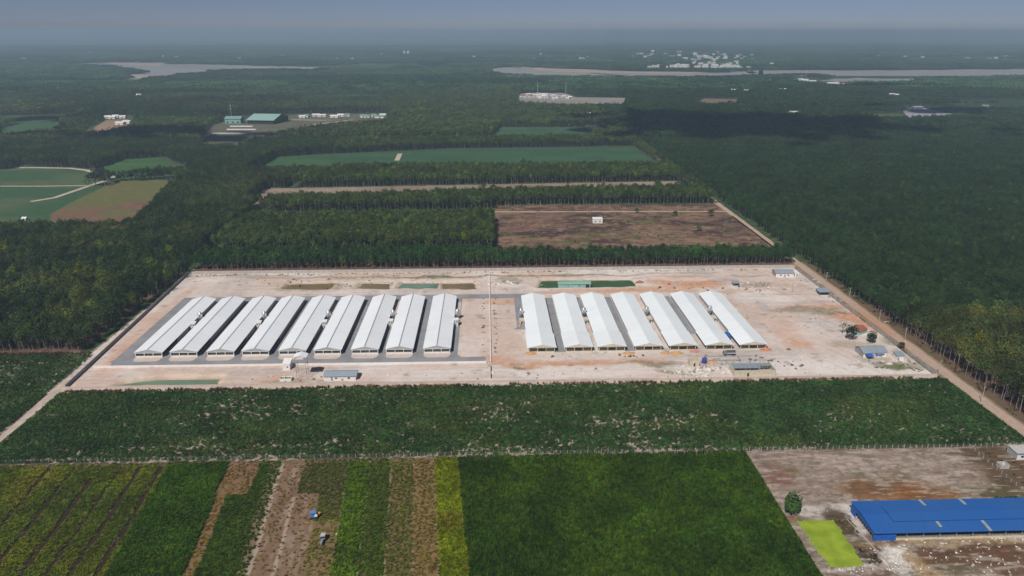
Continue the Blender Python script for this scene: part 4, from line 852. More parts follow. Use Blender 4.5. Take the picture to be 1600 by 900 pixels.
wall_run('roadside_wall', (232.5, 396), (233.5, 362), 2.0, .2, M['wallgrey'], 'grey roadside wall beside the two round trees and grey-roofed house', M['concrete'])
wall_run('roadside_wall', (232.5, 500), (232.5, 406), 2.0, .2, M['wallgrey'], 'long grey wall along the dirt road in the back right part', M['concrete'])
wall_run('inner_wall', (-212.5, 351.0), (-2, 349.6), 1.1, .25, M['white'], 'low white wall along the front road of the left row', M['white'], 10)
wall_run('divider_wall', (.6, 350), (.6, 505), .75, .5, M['white'], 'thin white dividing wall down the middle of the farm', M['concrete'], 5)
wall_run('divider_wall', (.4, 331), (.4, 344), 1.4, .2, M['concrete'], 'short grey stub of dividing wall near the front wall', M['concrete'], 3)
def fence(name, a, b, step, h, label, m, wires=3, thick=.085):
    a = Vector(a); b = Vector(b); d = b-a; ln = d.length; ang = math.atan2(d.y, d.x); o = empty(name, (a.x, a.y, 0), ang, label=label, cat='fence')
    n = int(ln/step); pm = MB().box(-thick, thick, -thick, thick, -.2, h).mesh('post', m)
    for k in range(n+1):
        p = mesh_obj('post', pm, o); p.location = (k*step, random.uniform(-.05, .05), 0); p.rotation_euler = (random.uniform(-.04, .04), random.uniform(-.05, .05), random.uniform(0, .4)); p.scale = (1, 1, random.uniform(.9, 1.1))
    for k in range(wires): MB().bar((0, 0, h*(.35+.28*k)), (ln, 0, h*(.35+.28*k)), .02, 3).build('wire', M['steel'], o)
    return o
M['post'] = mat('whitewashed_post', (0.42, 0.40, 0.37), 0.9, .1)
fence('post_fence', (-208, 261.0), (108, 259.6), 2.9, 1.8, 'long fence of white posts between the cassava and the crop strips', M['post'])
fence('post_fence', (108.6, 259.6), (236, 258.9), 2.6, 1.9, 'fence of pale posts along the back of the duck yard', M['post'])
fence('post_fence', (207.5, 258.2), (208.5, 224), 2.7, 1.7, 'leaning pale post fence between bare yard and brown weedy corner', M['post'], 2)
fence('post_fence', (112.4, 219), (112.6, 187.8), 2.4, 1.3, 'low fence on the left bank of the lime green pond', M['concrete'], 2, .07)
fence('post_fence', (112.8, 188.0), (137, 187.6), 2.0, .9, 'low whitish fence below the lime green pond', M['post'], 2, .1)
fence('post_fence', (114, 217.5), (126.5, 217.8), 2.0, .8, 'low white rail behind the lime green pond', M['post'], 2, .1)
wall_run('pond_kerb', (131.2, 212.5), (134.5, 189), .5, .25, M['concrete'], 'low concrete kerb right of the lime green pond', None, 3, 'kerb')

# ------------------------------------------------------------------ houses
def house(name, label, x, y, w, d, he, hr, roof, wall, rz=0.0, axis='x', cat='house', doors=(), windows=(), group=None, over=.45, open_front=False, end_wall=None, shed_roof=False):
    """x, y: middle of the front wall's foot; w along local x, d along local y; ridge along axis"""
    o = empty(name, (x, y, 0), rz, label=label, cat=cat, group=group); t = .18; hw = w/2
    if open_front:
        for sx in (-1, 1):
            for sy in (0, 1): MB().box(sx*(hw-.1)-.1, sx*(hw-.1)+.1, sy*(d-.2), sy*(d-.2)+.2, 0, he).build('post', M['steel'], o)
        MB().box(-hw+.1, hw-.1, d-.15, d-.05, 0, he*.9).build('back_panel', M['curtain'], o)
    else:
        MB().box(-hw, hw, 0, t, -.1, he).build('wall', wall, o); MB().box(-hw, hw, d-t, d, -.1, he).build('wall', wall, o)
        MB().box(-hw, -hw+t, t, d-t, -.1, he).build('wall', end_wall or wall, o); MB().box(hw-t, hw, t, d-t, -.1, he).build('wall', wall, o)
        if axis == 'x' and not shed_roof:
            for s in (-1, 1):
                xa = s*hw-(t if s > 0 else 0); MB().add([(xa, 0, he), (xa, d, he), (xa, d/2, hr-.1), (xa+t, 0, he), (xa+t, d, he), (xa+t, d/2, hr-.1)], [(0, 2, 1), (3, 4, 5), (0, 3, 5, 2), (1, 2, 5, 4)]).build('gable', end_wall or wall, o)
        elif not shed_roof:
            for yy in (0, d-t): MB().add([(-hw, yy, he), (hw, yy, he), (0, yy, hr-.1), (-hw, yy+t, he), (hw, yy+t, he), (0, yy+t, hr-.1)], [(0, 1, 2), (5, 4, 3), (1, 4, 5, 2), (2, 5, 3, 0)]).build('gable', wall, o)
        for dx, dw, dh in doors: MB().box(dx-dw/2, dx+dw/2, -.05, .02, 0, dh).build('door', M['steel'] if dw < 1.5 else M['dark'], o)
        for dx, dw, z0, z1 in windows:
            wn_ = MB().box(dx-dw/2-.07, dx+dw/2+.07, -.03, .02, z0-.07, z1+.07).build('window', M['white'], o); MB().box(dx-dw/2, dx+dw/2, -.05, -.02, z0, z1).build('pane', M['glass'], wn_)
    ov = over
    if shed_roof:
        MB().slab([(-hw-ov, -ov, he+.02), (hw+ov, -ov, he+.02), (hw+ov, d+ov, hr), (-hw-ov, d+ov, hr)], .1).build('roof', roof, o)
    elif axis == 'x':
        k = (hr-he)/(d/2); z = he-k*ov
        MB().slab([(-hw-ov, -ov, z), (hw+ov, -ov, z), (hw+ov, d/2, hr), (-hw-ov, d/2, hr)], .1).build('roof_slope', roof, o); MB().slab([(-hw-ov, d/2, hr), (hw+ov, d/2, hr), (hw+ov, d+ov, z), (-hw-ov, d+ov, z)], .1).build('roof_slope', roof, o)
        MB().slab([(-hw-ov, d/2-.18, hr+.05), (hw+ov, d/2-.18, hr+.05), (hw+ov, d/2+.18, hr+.05), (-hw-ov, d/2+.18, hr+.05)], .06).build('ridge_cap', M['ridge'], o)
    else:
        k = (hr-he)/hw; z = he-k*ov
        MB().slab([(0, -ov, hr), (hw+ov, -ov, z), (hw+ov, d+ov, z), (0, d+ov, hr)], .1).build('roof_slope', roof, o); MB().slab([(0, d+ov, hr), (-hw-ov, d+ov, z), (-hw-ov, -ov, z), (0, -ov, hr)], .1).build('roof_slope', roof, o)
    return o
house('staff_house', 'long white house with blue-grey roof behind the front wall', -77.3, 331.3, 16.2, 6.6, 2.8, 4.0, M['roofgrey'], M['white'], 0, 'x', doors=((-4.2, 1.0, 2.1), (1.2, .9, 1.2)), windows=((-2.0, 1.0, 1.0, 1.9), (4.5, 1.2, 1.0, 1.9)))
house('pump_house', 'small tall white house with white roof left of the steel tower', -108.2, 344.6, 3.8, 5.2, 3.4, 4.6, M['white'], M['white'], 0, 'x', over=.2, windows=((.6, .8, 1.4, 2.2),), shed_roof=True)
o = empty('water_tank', (-105.3, 331.4, 0), label='low open-topped white tank of walls below the tall white house', cat='tank')
MB().box(-3, 3, 0, .2, 0, 1.6).build('wall', M['white'], o); MB().box(-3, 3, 2.8, 3, 0, 1.6).build('wall', M['white'], o); MB().box(-3, -2.8, .2, 2.8, 0, 1.6).build('wall', M['white'], o); MB().box(2.8, 3, .2, 2.8, 0, 1.6).build('wall', M['white'], o); MB().box(-.7, -.5, .2, 2.8, 0, 1.6).build('wall', M['white'], o); MB().box(-2.8, 2.8, .2, 2.8, .9, 1.0).build('water', M['waterg'], o)
# steel tower with a small roofed platform
o = empty('steel_tower', (-97.3, 335.6, 0), 0, label='tall slender steel tower with a white two-slope roof on top', cat='tower')
for sx in (-2.6, 2.6):
    for sy in (-2, 2): MB().bar((sx, sy, 0), (sx, sy, 12.6), .11, 5).build('leg', M['steel'], o)
for z in (4, 8, 11.4):
    f = MB()
    for sx in (-2.6, 2.6): f.bar((sx, -2, z), (sx, 2, z), .06, 4)
    for sy in (-2, 2): f.bar((-2.6, sy, z), (2.6, sy, z), .06, 4); f.bar((-2.6, sy, z-3.6), (2.6, sy, z), .04, 4)
    f.build('bracing', M['steel'], o)
MB().box(-2.4, 1.6, -2.1, -2.0, 11.4, 12.5).build('panel', M['white'], o)
MB().slab([(0, -2.6, 13.8), (3.4, -2.6, 12.6), (3.4, 2.6, 12.6), (0, 2.6, 13.8)], .09).build('roof_slope', M['roofL'], o); MB().slab([(0, 2.6, 13.8), (-3.4, 2.6, 12.6), (-3.4, -2.6, 12.6), (0, -2.6, 13.8)], .09).build('roof_slope', M['roofL'], o)
house('green_roofed_house', 'long low pale green house with green roof before the back pond', 60.2, 467.6, 22.5, 5.5, 2.9, 3.9, M['roofgreen'], M['teal'], 0, 'x', doors=((-4.0, 1.0, 2.1), (9.2, 2.6, 2.4)), windows=((3.5, 1.2, 1.1, 1.9),))
house('gate_house', 'white house with grey roof in the back right corner', 217.0, 485.0, 13.2, 8.5, 3.2, 4.6, M['roofgrey'], M['white'], -.03, 'x', windows=((-3, 1.2, 1.1, 2.0), (2.5, 1.2, 1.1, 2.0)), doors=((0, 1.0, 2.1),), end_wall=M['wallgrey'])
house('gate_annex', 'little white annex beside the grey-roofed corner house', 226.2, 486.0, 3.0, 5.0, 3.0, 3.2, M['white'], M['white'], 0, 'x', doors=((.3, 1.0, 2.0),), shed_roof=True, over=.1)
house('open_shelter', 'small open shelter with blue-grey roof by the roadside wall', *G(1288, 462), 7.0, 6.0, 2.7, 3.4, M['roofgrey'], M['steel'], .0, 'x', cat='shelter', open_front=True, shed_roof=True)
house('dark_shelter', 'tiny dark open hut beside the orange earth mound', *G(1150, 447), 4.2, 3.5, 2.2, 2.8, M['roofgrey'], M['steel'], 0, 'x', cat='shelter', open_front=True, shed_roof=True)
house('worker_house', 'grey-roofed white house with blue tarps in front, right side', 213.2, 349.4, 13.6, 8.8, 2.9, 4.7, M['roofgrey'], M['white'], .06, 'x', windows=((-5.0, 1.1, 1.0, 1.9), (4.8, 1.1, 1.0, 1.9)), doors=((1, 1.0, 2.1),), end_wall=M['wallgrey'])
house('guard_house', 'small white house with flat blue-grey roof near the road', 225.0, 344.8, 4.0, 4.6, 3.0, 3.5, M['roofgrey'], M['white'], -.02, 'x', shed_roof=True, doors=((-1.2, .9, 2.0),))
house('tiled_hut', 'old hut with red clay roof half hidden between the two round trees', *G(1348, 522), 7.5, 7.0, 2.6, 4.0, M['clay'], M['teal'], .5, 'x')
for i, (px, py, w, d, rz) in enumerate(((1358, 560, 4.2, 3.4, .2), (1371, 557, 4.0, 3.0, -.15))):
    x, y = G(px, py); o = empty('tarp_awning', (x, y, 0), rz, label=('larger rumpled' if i == 0 else 'smaller taut')+' blue tarp awning before the grey-roofed worker house', cat='awning')
    b = MB(); n = 7
    v = [(-w/2+w*a/n, -d/2+d*c/n, 1.9+.6*c/n-.35*math.sin(math.pi*a/n)+random.uniform(-.1, .1)) for c in range(n+1) for a in range(n+1)]
    b.add(v, [(c*(n+1)+a, c*(n+1)+a+1, (c+1)*(n+1)+a+1, (c+1)*(n+1)+a) for c in range(n) for a in range(n)]); b.build('tarp', M['tarp'], o)
    for sx in (-1, 1):
        for sy in (-1, 1): MB().bar((sx*w/2*.95, sy*d/2*.95, 0), (sx*w/2*.95, sy*d/2*.95, 1.95+.3*(sy+1)), .05, 4).build('pole', M['trunkd'], o)
# unfinished block building
o = empty('unfinished_building', (138.5, 328.6, 0), 0, label='unfinished cream block building without roof, with grey slabs behind it', cat='building')
MB().box(-11, 11, 0, .25, 0, 3.6).build('front_wall', M['cream'], o); MB().box(-11, -10.75, .25, 9, 0, 3.6).build('side_wall', M['cream'], o); MB().box(10.75, 11, .25, 9, 0, 3.6).build('side_wall', M['cream'], o); MB().box(-10.75, 10.75, 8.75, 9, 0, 2.4).build('back_wall', M['cream'], o)
for x in (-4, 3): MB().box(x, x+.25, .25, 8.75, 0, 3.2).build('cross_wall', M['cream'], o)
MB().box(-4.2, -3.2, -.03, .05, 0, 2.1).build('door', M['dark'], o); MB().box(-10.7, 4, 3.0, 8.7, 3.3, 3.5).build('roof_deck', M['roofgrey'], o); MB().box(4, 10.7, 5.5, 8.7, 3.3, 3.5).build('roof_deck', M['roofgrey'], o); MB().box(-6.2, -2.2, 1.2, 2.9, 3.05, 3.2).build('opening_shade', M['dark'], o)  # the small near-black plate paints the shade in an open gap
for i in range(9): MB().box(-10+i*2.5, -9.85+i*2.5, .3, 8.7, 3.5, 3.62).build('purlin', M['steel'], o)
o = empty('foundation_frame', (128.5, 343.0, 0), 0, label='grey foundation beams and slab strips behind the unfinished building', cat='foundation')
for k, (x0, x1, y0, y1) in enumerate(((-9, 9, 4.6, 5.0), (-9, 17, 9.6, 10), (-4, 8, 0, .4), (-9, -8.6, 5, 9.6), (0, .4, .4, 4.6), (8.6, 9, 5, 9.6))): MB().box(x0, x1, y0, y1, -.1, .5).build('beam', M['wallgrey'], o)
MB().box(-7.5, -1.5, 1.2, 4.2, -.1, .18).build('slab', M['concrete'], o); MB().box(1, 8, 1, 4.3, -.1, .2).build('slab', M['concrete'], o)
o = empty('block_store', (*G(1085, 573), 0), 0, label='roofless cream block store beside the blue tank', cat='building')
MB().box(-2.6, 2.6, 0, .2, 0, 3.6).build('wall', M['cream'], o); MB().box(-2.6, -2.4, .2, 4, 0, 3.6).build('wall', M['cream'], o); MB().box(2.4, 2.6, .2, 4, 0, 3.2).build('wall', M['cream'], o); MB().box(-2.4, 2.4, 3.8, 4, 0, 3.6).build('wall', M['cream'], o); MB().box(-.5, .4, -.03, .02, 0, 2).build('door', M['dark'], o)
o = empty('blue_tank', (*G(1100, 567), 0), label='big dark blue plastic tank right of the cream block store', cat='tank')
MB().cone((0, 0), 1.3, 1.3, 0, 2.6, 16).build('barrel', M['plast'], o); MB().cone((0, 0), 1.3, .45, 2.6, 3.1, 16).build('shoulder', M['plast'], o); MB().cone((0, 0), .5, .5, 3.1, 3.3, 12).build('lid', M['plast'], o)
# blue machine awning between the two last sheds
o = empty('blue_trailer', (RX[5]+9.9, 378, 0), 0, label='blue covered trailer parked between the last two sheds of the right row', cat='trailer')
MB().box(-1.1, 1.1, -3.2, 3.2, .9, 2.6).build('body', M['tarp'], o); MB().box(-1.0, 1.0, -3.3, 3.3, .7, .9).build('chassis', M['steel'], o)
for sx in (-1, 1):
    for y in (-1.6, 1.6): MB().bar((sx*.95, y, .45), (sx*1.15, y, .45), .45, 12).build('wheel', M['rubber'], o)

# heaps of sand and rubble
def heap(px, py, rx, ry, h, m, label, sd):
    x, y = G(px, py); r = np.random.default_rng(sd); b = MB(); n, k = 18, 6; v = [(0, 0, h)]
    for j in range(1, k+1):
        for i in range(n):
            a = 2*math.pi*i/n; t = j/k; q = 1+.2*r.normal()*.5*(t); v.append((rx*t*q*math.cos(a), ry*t*q*math.sin(a), max(-.05, h*(1-t)**1.25*(1+.15*r.normal())) if j < k else -.08))
    f = [(0, 1+i, 1+(i+1) % n) for i in range(n)]+[(1+(j-1)*n+i, 1+j*n+i, 1+j*n+(i+1) % n, 1+(j-1)*n+(i+1) % n) for j in range(1, k) for i in range(n)]
    b.add(v, f); o = b.build('spoil_heap', m); o.location = (x, y, 0); tag(o, label, 'heap', 'heaps of building material')
heap(1057, 552, 4.2, 3, 1.3, M['pileo'], 'ochre sand heap before the fifth shed of the right row', 1); heap(1039, 552, 3.0, 2.2, 1.0, M['pileo'], 'ochre sand heap left of the larger one, fifth shed front', 2); heap(1085, 549, 3.0, 2.4, 1.2, M['pilep'], 'pink brick-dust heap before the sixth shed of the right row', 3)
heap(1196, 546, 3.6, 2.6, 1.3, mat('brick_red_heap', (0.50, .20, .10), 1.0), 'orange-red heap before the last shed of the right row', 4); heap(982, 552, 4, 2.4, .8, M['pileo'], 'low ochre sand heap before the fourth shed of the right row', 5); heap(830, 552, 3.6, 2.6, .8, M['pileo'], 'pale ochre sand heap before the first shed of the right row', 6)
heap(1113, 567, 3.2, 2.2, 1.1, M['pileo'], 'ochre sand heap right of the blue tank', 7); heap(1093, 582, 6, 3, 1.4, M['pilew'], 'whitish rubble heap in front of the cream block store', 8); heap(1105, 586, 5, 2.2, 1.2, M['pilew'], 'whitish rubble heap nearest the front wall', 9); heap(1070, 572, 5, 2.4, .9, M['pilew'], 'low whitish rubble heap left of the cream block store', 10)
heap(1232, 546, 1.6, 1.2, .9, M['brown'], 'little brown heap on the sandy yard right of the last shed', 11); heap(1390, 568, 2.2, 1.5, 1.0, M['pilew'], 'small white rubble heap before the guard house', 12); heap(1190, 559, 1.5, 1, .6, M['brown'], 'dark little heap behind the unfinished building', 13)
heap(1000, 441, 3.4, 2.4, 1.4, mat('rusty_heap', (.30, .14, .09), 1.0), 'rust-brown heap behind the right row of sheds', 14)
heap(1055, 444, 3.4, 1.8, 1.3, M['pileg'], 'grey heap of scrap right of the back pond', 15); heap(1385, 503, 2.0, 1.2, .5, M['pileg'], 'grey rubble heap at the roadside gate gap', 16)
for i, (px, py) in enumerate(((1303, 463), (1312, 470), (1320, 477), (1328, 484), (1272, 437), (1280, 441))): heap(px, py, 2.2, 1.6, .8, M['pileg'], 'grey rubble heap along the roadside wall, %s from the back' % ORD[(2, 3, 4, 5, 0, 1)[i]], 30+i)

# ------------------------------------------------------------------ vehicles
o = empty('truck', (133.3, 355.0, 0), 0, label='dark grey lorry with covered bed parked before the right row of sheds', cat='truck')
MB().box(-2.4, 3.3, -1.15, 1.15, 1.0, 1.25).build('chassis', M['steel'], o)
c = MB(); c.add([(-3.3, -1.1, .6), (-1.6, -1.1, .6), (-1.6, -1.1, 2.5), (-2.7, -1.1, 2.5), (-3.3, -1.1, 1.6), (-3.3, 1.1, .6), (-1.6, 1.1, .6), (-1.6, 1.1, 2.5), (-2.7, 1.1, 2.5), (-3.3, 1.1, 1.6)], [(4, 3, 2, 1, 0)[::-1], (5, 6, 7, 8, 9)[::-1], (0, 4, 9, 5)[::-1], (4, 3, 8, 9)[::-1], (3, 2, 7, 8)[::-1], (2, 1, 6, 7)[::-1], (0, 1, 6, 5)])
cb = c.build('cab', M['greypaint'], o); MB().add([(-3.28, -1.0, 1.68), (-2.74, -1.0, 2.42), (-2.74, 1.0, 2.42), (-3.28, 1.0, 1.68)], [(3, 2, 1, 0)]).build('windscreen', M['glass'], cb)
MB().box(-1.4, 3.4, -1.2, 1.2, 1.25, 2.0).build('bed', M['greypaint'], o); MB().box(-1.45, 3.45, -1.24, -1.2, 1.5, 1.75).build('stripe', M['white'], o)
cv = MB(); n = 8; ring = [(1.2*math.cos(math.pi*k/n), 2.0+.85*math.sin(math.pi*k/n)) for k in range(n+1)]
cv.add([(-1.4, a, b) for a, b in ring]+[(3.4, a, b) for a, b in ring], [(k, k+1, n+2+k, n+1+k) for k in range(n)]+[tuple(range(n, -1, -1)), tuple(range(n+1, 2*n+2))]); cv.build('tarpaulin', M['charcoal'], o)
for sx in (-2.4, 1.7, 2.7):
    for s in (-1, 1): MB().bar((sx, s*.85, .5), (sx, s*1.15, .5), .5, 14).build('wheel', M['rubber'], o)

o = empty('tractor', (-59.7, 208.0, 0), -.06, label='small grey tractor with pale canopy and rear harrow on the brown strip', cat='tractor')
b = MB(); b.box(-.45, .45, -2.6, -.5, .8, 1.5); b.box(-.38, .38, -2.75, -2.6, .75, 1.4); b.build('bonnet', M['greypaint'], o); MB().box(-.5, .5, -.5, 1.3, .6, 1.0).build('chassis', M['steel'], o); MB().box(-.3, .3, .3, .8, 1.0, 1.5).build('seat', M['rubber'], o)
MB().slab([(-.85, -.5, 2.5), (.85, -.5, 2.5), (.85, 1.3, 2.55), (-.85, 1.3, 2.55)], .08).build('canopy', M['concrete'], o)
for sx in (-.75, .75):
    for y in (-.4, 1.2): MB().bar((sx, y, 1.0), (sx, y, 2.45), .04, 4).build('canopy_post', M['steel'], o)
    MB().bar((sx-.2, .8, .75), (sx+.2, .8, .75), .75, 18).build('rear_wheel', M['rubber'], o); MB().bar((sx*.85-.12, -2.0, .45), (sx*.85+.12, -2.0, .45), .45, 14).build('front_wheel', M['rubber'], o)
    MB().box(sx-.2, sx+.2, .2, 1.4, 1.5, 1.58).build('mudguard', M['greypaint'], o)
MB().bar((0, -1.5, 1.5), (0, -1.5, 2.3), .05, 5).build('exhaust', M['steel'], o)
h_ = MB(); h_.box(-1.1, 1.1, 1.7, 1.85, .5, .65); h_.box(-1.1, 1.1, 2.7, 2.85, .5, .65); h_.box(-1.1, -.98, 1.85, 2.7, .5, .65); h_.box(.98, 1.1, 1.85, 2.7, .5, .65); h_.box(-.1, .1, 1.3, 1.7, .6, .8)
hr_ = h_.build('harrow', M['red'], o)
for k in range(8): MB().bar((-1+k*.285, 2.2+.5*(-1)**k, .28), (-.94+k*.285, 2.2+.5*(-1)**k, .28), .3, 10).build('disc', M['red'], hr_)

o = empty('field_machine', (-65.6, 221.0, 0), .1, label='blue field machine with an orange hopper and a pale hose beside it', cat='machine')
MB().box(-1.3, 1.0, -.8, .9, .7, 1.7).build('body', M['mblue'], o); MB().slab([(-1.5, -.9, 2.5), (.9, -.9, 2.5), (.9, 1.0, 2.6), (-1.5, 1.0, 2.6)], .08).build('canopy', M['mblue'], o); MB().box(.2, 1.2, -1.0, -.2, 1.2, 1.9).build('engine_cover', M['white'], o)
for sx in (-1.4, .8):
    for sy in (-.8, .9): MB().bar((sx, sy, .8), (sx, sy, 2.5), .04, 4).build('canopy_post', M['steel'], o)
MB().cone((1.75, .5), .25, .55, 1.0, 1.8, 10).build('hopper', M['orange'], o); MB().bar((1.2, .5, .9), (2.0, .5, .9), .08, 5).build('bracket', M['steel'], o)
for sx, sy in ((-.9, -1.0), (.8, -1.0), (-.9, 1.05), (.8, 1.05)): MB().bar((sx, sy-.15, .55), (sx, sy+.15, .55), .55, 14).build('wheel', M['rubber'], o)
hs = MB(); pts = [(-.6, -1.2, .3), (-1.2, -2.0, .06), (-2.2, -2.5, .06), (-3.2, -2.3, .06), (-3.8, -1.8, .06)]
for a, b in zip(pts, pts[1:]): hs.bar(a, b, .08, 5)
hs.build('hose', M['yellow'], o)
o = tag(MB().add([(-.35, -.3, 0), (.35, -.3, 0), (.3, .3, 0), (-.3, .28, 0), (-.25, -.2, .55), (.22, -.22, .6), (.2, .2, .55), (-.2, .2, .5)], [(4, 5, 6, 7), (0, 1, 5, 4), (1, 2, 6, 5), (2, 3, 7, 6), (3, 0, 4, 7)]).build('fertiliser_sack', M['duck']), 'white sack standing at the edge of the bright green strip', 'sack')
x, y = G(526, 836); o.location = (x, y, 0)

# ------------------------------------------------------------------ utility poles
def make_pole():
    o = empty('utility_pole', (0, 0, 0)); MB().bar((0, 0, -.3), (0, 0, 8.4), .17, 8, 0, .11).build('shaft', M['concrete'], o)
    for z in (7.6, 8.1): MB().box(-.9, .9, -.06, .06, z, z+.12).build('crossarm', M['steel'], o)
    for x in (-.8, 0, .8): MB().cone((x, 0), .07, .04, 8.22, 8.5, 6).build('insulator', M['white'], o)
    return o
p0 = make_pole()
for i, ((px, py), lab) in enumerate((((1290, 443), 'utility pole right of the dirt road near the back corner'), ((1326, 468), 'utility pole behind the small open shelter'), ((1373, 504), 'utility pole opposite the gate gap of the roadside wall'), ((1413, 533), 'utility pole beside the small bush on the verge'), ((1466, 586), 'utility pole at the front right corner of the farm'), ((1533, 629), 'utility pole nearest the camera, beside the cassava'), ((1237, 458), 'lone thin pole in the sandy back yard, right one'), ((1186, 458), 'lone thin pole in the sandy back yard, left one'))):
    o = p0 if i == 0 else children_copy(p0, (0, 0, 0)); x, y = G(px, py); o.location = (x, y, 0); o.rotation_euler = (0, 0, .1*i); tag(o, lab, 'pole', 'utility poles')
    if i > 5: o.scale = (.7, .7, .9)

# ------------------------------------------------------------------ lone trees and bushes
def lone_tree(name, px, py, h, r, n, size, tint, label, base=.28, sd=0, limbs=6, cat='tree', rz=None):
    q = np.random.default_rng(sd); x, y = G(px, py); o = empty(name, (x, y, 0), label=label, cat=cat); t = MB(); trunk_mesh(t, h, .05*r+.08, q, 0, limbs, base, r*.6); t.build('trunk', M['trunkd'], o)
    c = MB(); rzz = rz or (h*(1-base)/2); crown_mesh(c, (0, 0, h-rzz*.98), r, r, rzz, n, size, q, shell=.3); cr = c.build('crown', M['leaf'], o); cr['tint'] = list(tint)
lone_tree('round_tree', 1237, 803, 7.6, 3.6, 1300, .75, (.036, .082, .020), 'lone round tree between the dark grass field and the lime pond', .15, 1, rz=3.2)
lone_tree('round_tree', 1328, 531, 9.0, 3.4, 1000, .6, (.030, .060, .028), 'larger dark round tree beside the red-roofed hut', .15, 2); lone_tree('round_tree', 1361, 536, 6.6, 3.0, 800, .6, (.032, .065, .026), 'smaller dark round tree behind the grey-roofed worker house', .15, 3)
lone_tree('bare_tree', 1316, 521, 7.5, 3.0, 120, .5, (.10, .10, .08), 'thin grey half-bare tree left of the larger round tree', .3, 4, 9); lone_tree('bush', 1408, 545, 4.6, 2.2, 350, .5, (.035, .065, .028), 'dark bush on the verge between guard house and dirt road', .1, 5)
lone_tree('lone_tree', 928+182, 338, 7, 3.2, 260, 1.0, (.07, .10, .03), 'bright green lone tree at the right end of the burnt field track', .2, 6); lone_tree('lone_tree', 1092, 361, 6, 2.6, 220, .9, (.045, .08, .03), 'small tree standing inside the burnt field on the right', .2, 7); lone_tree('lone_tree', 1055, 337, 5, 2.5, 200, .9, (.06, .09, .03), 'low green tree above the track of the burnt field', .2, 8)
lone_tree('lone_tree', 995, 332, 5, 2.2, 180, .9, (.05, .08, .03), 'small tree at the back of the burnt field', .2, 9); lone_tree('lane_tree', 150, 290, 18, 8, 420, 2.2, (.030, .050, .030), 'big dark tree at the bend of the country lane', .15, 10); lone_tree('lane_tree', 162, 282, 16, 8, 420, 2.2, (.032, .052, .03), 'second dark tree right of the lane bend', .15, 11)
for i, (px, py) in enumerate(((190, 282), (205, 281), (220, 282), (235, 280), (250, 279))): lone_tree('hedge_tree', px, py, 9, 6, 160, 2.0, (.034, .058, .03), '%s tree from the left in the hedge between meadow and dry field' % ORD[i], .1, 20+i)

# ------------------------------------------------------------------ blue duck shed
o = empty('blue_shed', (134.8, 201.4, 0), 0, label='long blue-roofed open shed with raised ridge at the lower right', cat='shed')
W_, D_ = 96.0, 16.2; E_, R_ = 4.0, 4.75
for y0, y1, z0, z1 in ((-.9, 8.6, E_-.2, R_), (8.6, D_+.9, R_, E_+.1)): MB().slab([(-.3, y0, z0), (W_, y0, z0), (W_, y1, z1), (-.3, y1, z1)], .09).build('roof_slope', M['roofB'], o)
for y0, y1, z0, z1 in ((4.3, 8.6, R_-.02, R_+.42), (8.6, 12.9, R_+.42, R_-.02)): MB().slab([(9.2, y0, z0), (W_-9, y0, z0), (W_-9, y1, z1), (9.2, y1, z1)], .08).build('ridge_vent', M['roofB'], o)
MB().box(9.4, 9.48, 4.7, 12.5, R_-.3, R_-.06).build('vent_end', M['blue'], o)
def strip(x, y0, y1, slope_front):
    f = (lambda y: E_-.2+(R_-E_+.2)*(y+.9)/9.5) if slope_front else (lambda y: R_-(R_-E_-.1)*(y-8.6)/(D_+.9-8.6))
    MB().slab([(x, y0, f(y0)+.09), (x+1.1, y0, f(y0)+.09), (x+1.1, y1, f(y1)+.09), (x, y1, f(y1)+.09)], .05).build('skylight', M['sheet'], o)
for px, back in ((1446, 1), (1511, 1), (1467, 0), (1540, 0)):
    x = G(px, 790 if back else 818, 5)[0]-134.8
    if back: strip(x, 13.1, 17.0, False)
    elif px == 1540: strip(x, -.85, 4.2, True)
    else: strip(x, 1.6, 4.2, True)
for k in range(17):
    for y in (.3, D_-.5): MB().box(.2+k*6, .45+k*6, y, y+.25, 0, E_-.1).build('post', M['steel'], o)
MB().box(8.5, W_, .05, .2, 0, .8).build('low_wall', M['cream'], o); MB().box(0, 8.3, 0, .12, .0, 2.6).build('blue_panel', M['blue'], o); MB().box(0, .1, .2, D_, 2.5, E_-.05).build('end_skirt', M['blue'], o); MB().box(0, .1, 12.5, D_, 0, 2.5).build('end_panel', M['blue'], o)
for k in range(8): MB().box(.02, .1, 1.0+k*1.45, 1.08+k*1.45, 0, 2.5).build('end_bar', M['concrete'], o)
MB().box(.1, W_, D_-.2, D_-.1, 0, 2.2).build('back_shade_sheet', M['dark'], o)  # near-black sheet, stands in for the shade inside the open shed
rl = MB()
for z in (1.1, 1.4, 1.7): rl.bar((8.5, .12, z), (W_, .12, z), .03, 4)
for k in range(60): rl.bar((8.6+k*1.45, .12, .8), (8.6+k*1.45, .12, 1.8), .035, 4)
rl.build('railing', M['concrete'], o)
bw = house('blue_white_house', 'white and blue house with pale roof at the right edge', 228.4, 249.0, 14.0, 6.0, 2.9, 3.3, M['concrete'], M['white'], 0, 'x', windows=((-4.8, 1.2, 1.0, 2.0), (-1.5, 1.2, 1.0, 2.0)), shed_roof=True, over=.2, end_wall=M['gable'])
MB().box(-6.98, 6.98, -.04, .01, 2.3, 3.1).build('blue_band', M['blue'], bw)
o = empty('concrete_cistern', (211.8, 242.6, 0), label='square pale concrete cistern on the brown weedy corner', cat='tank')
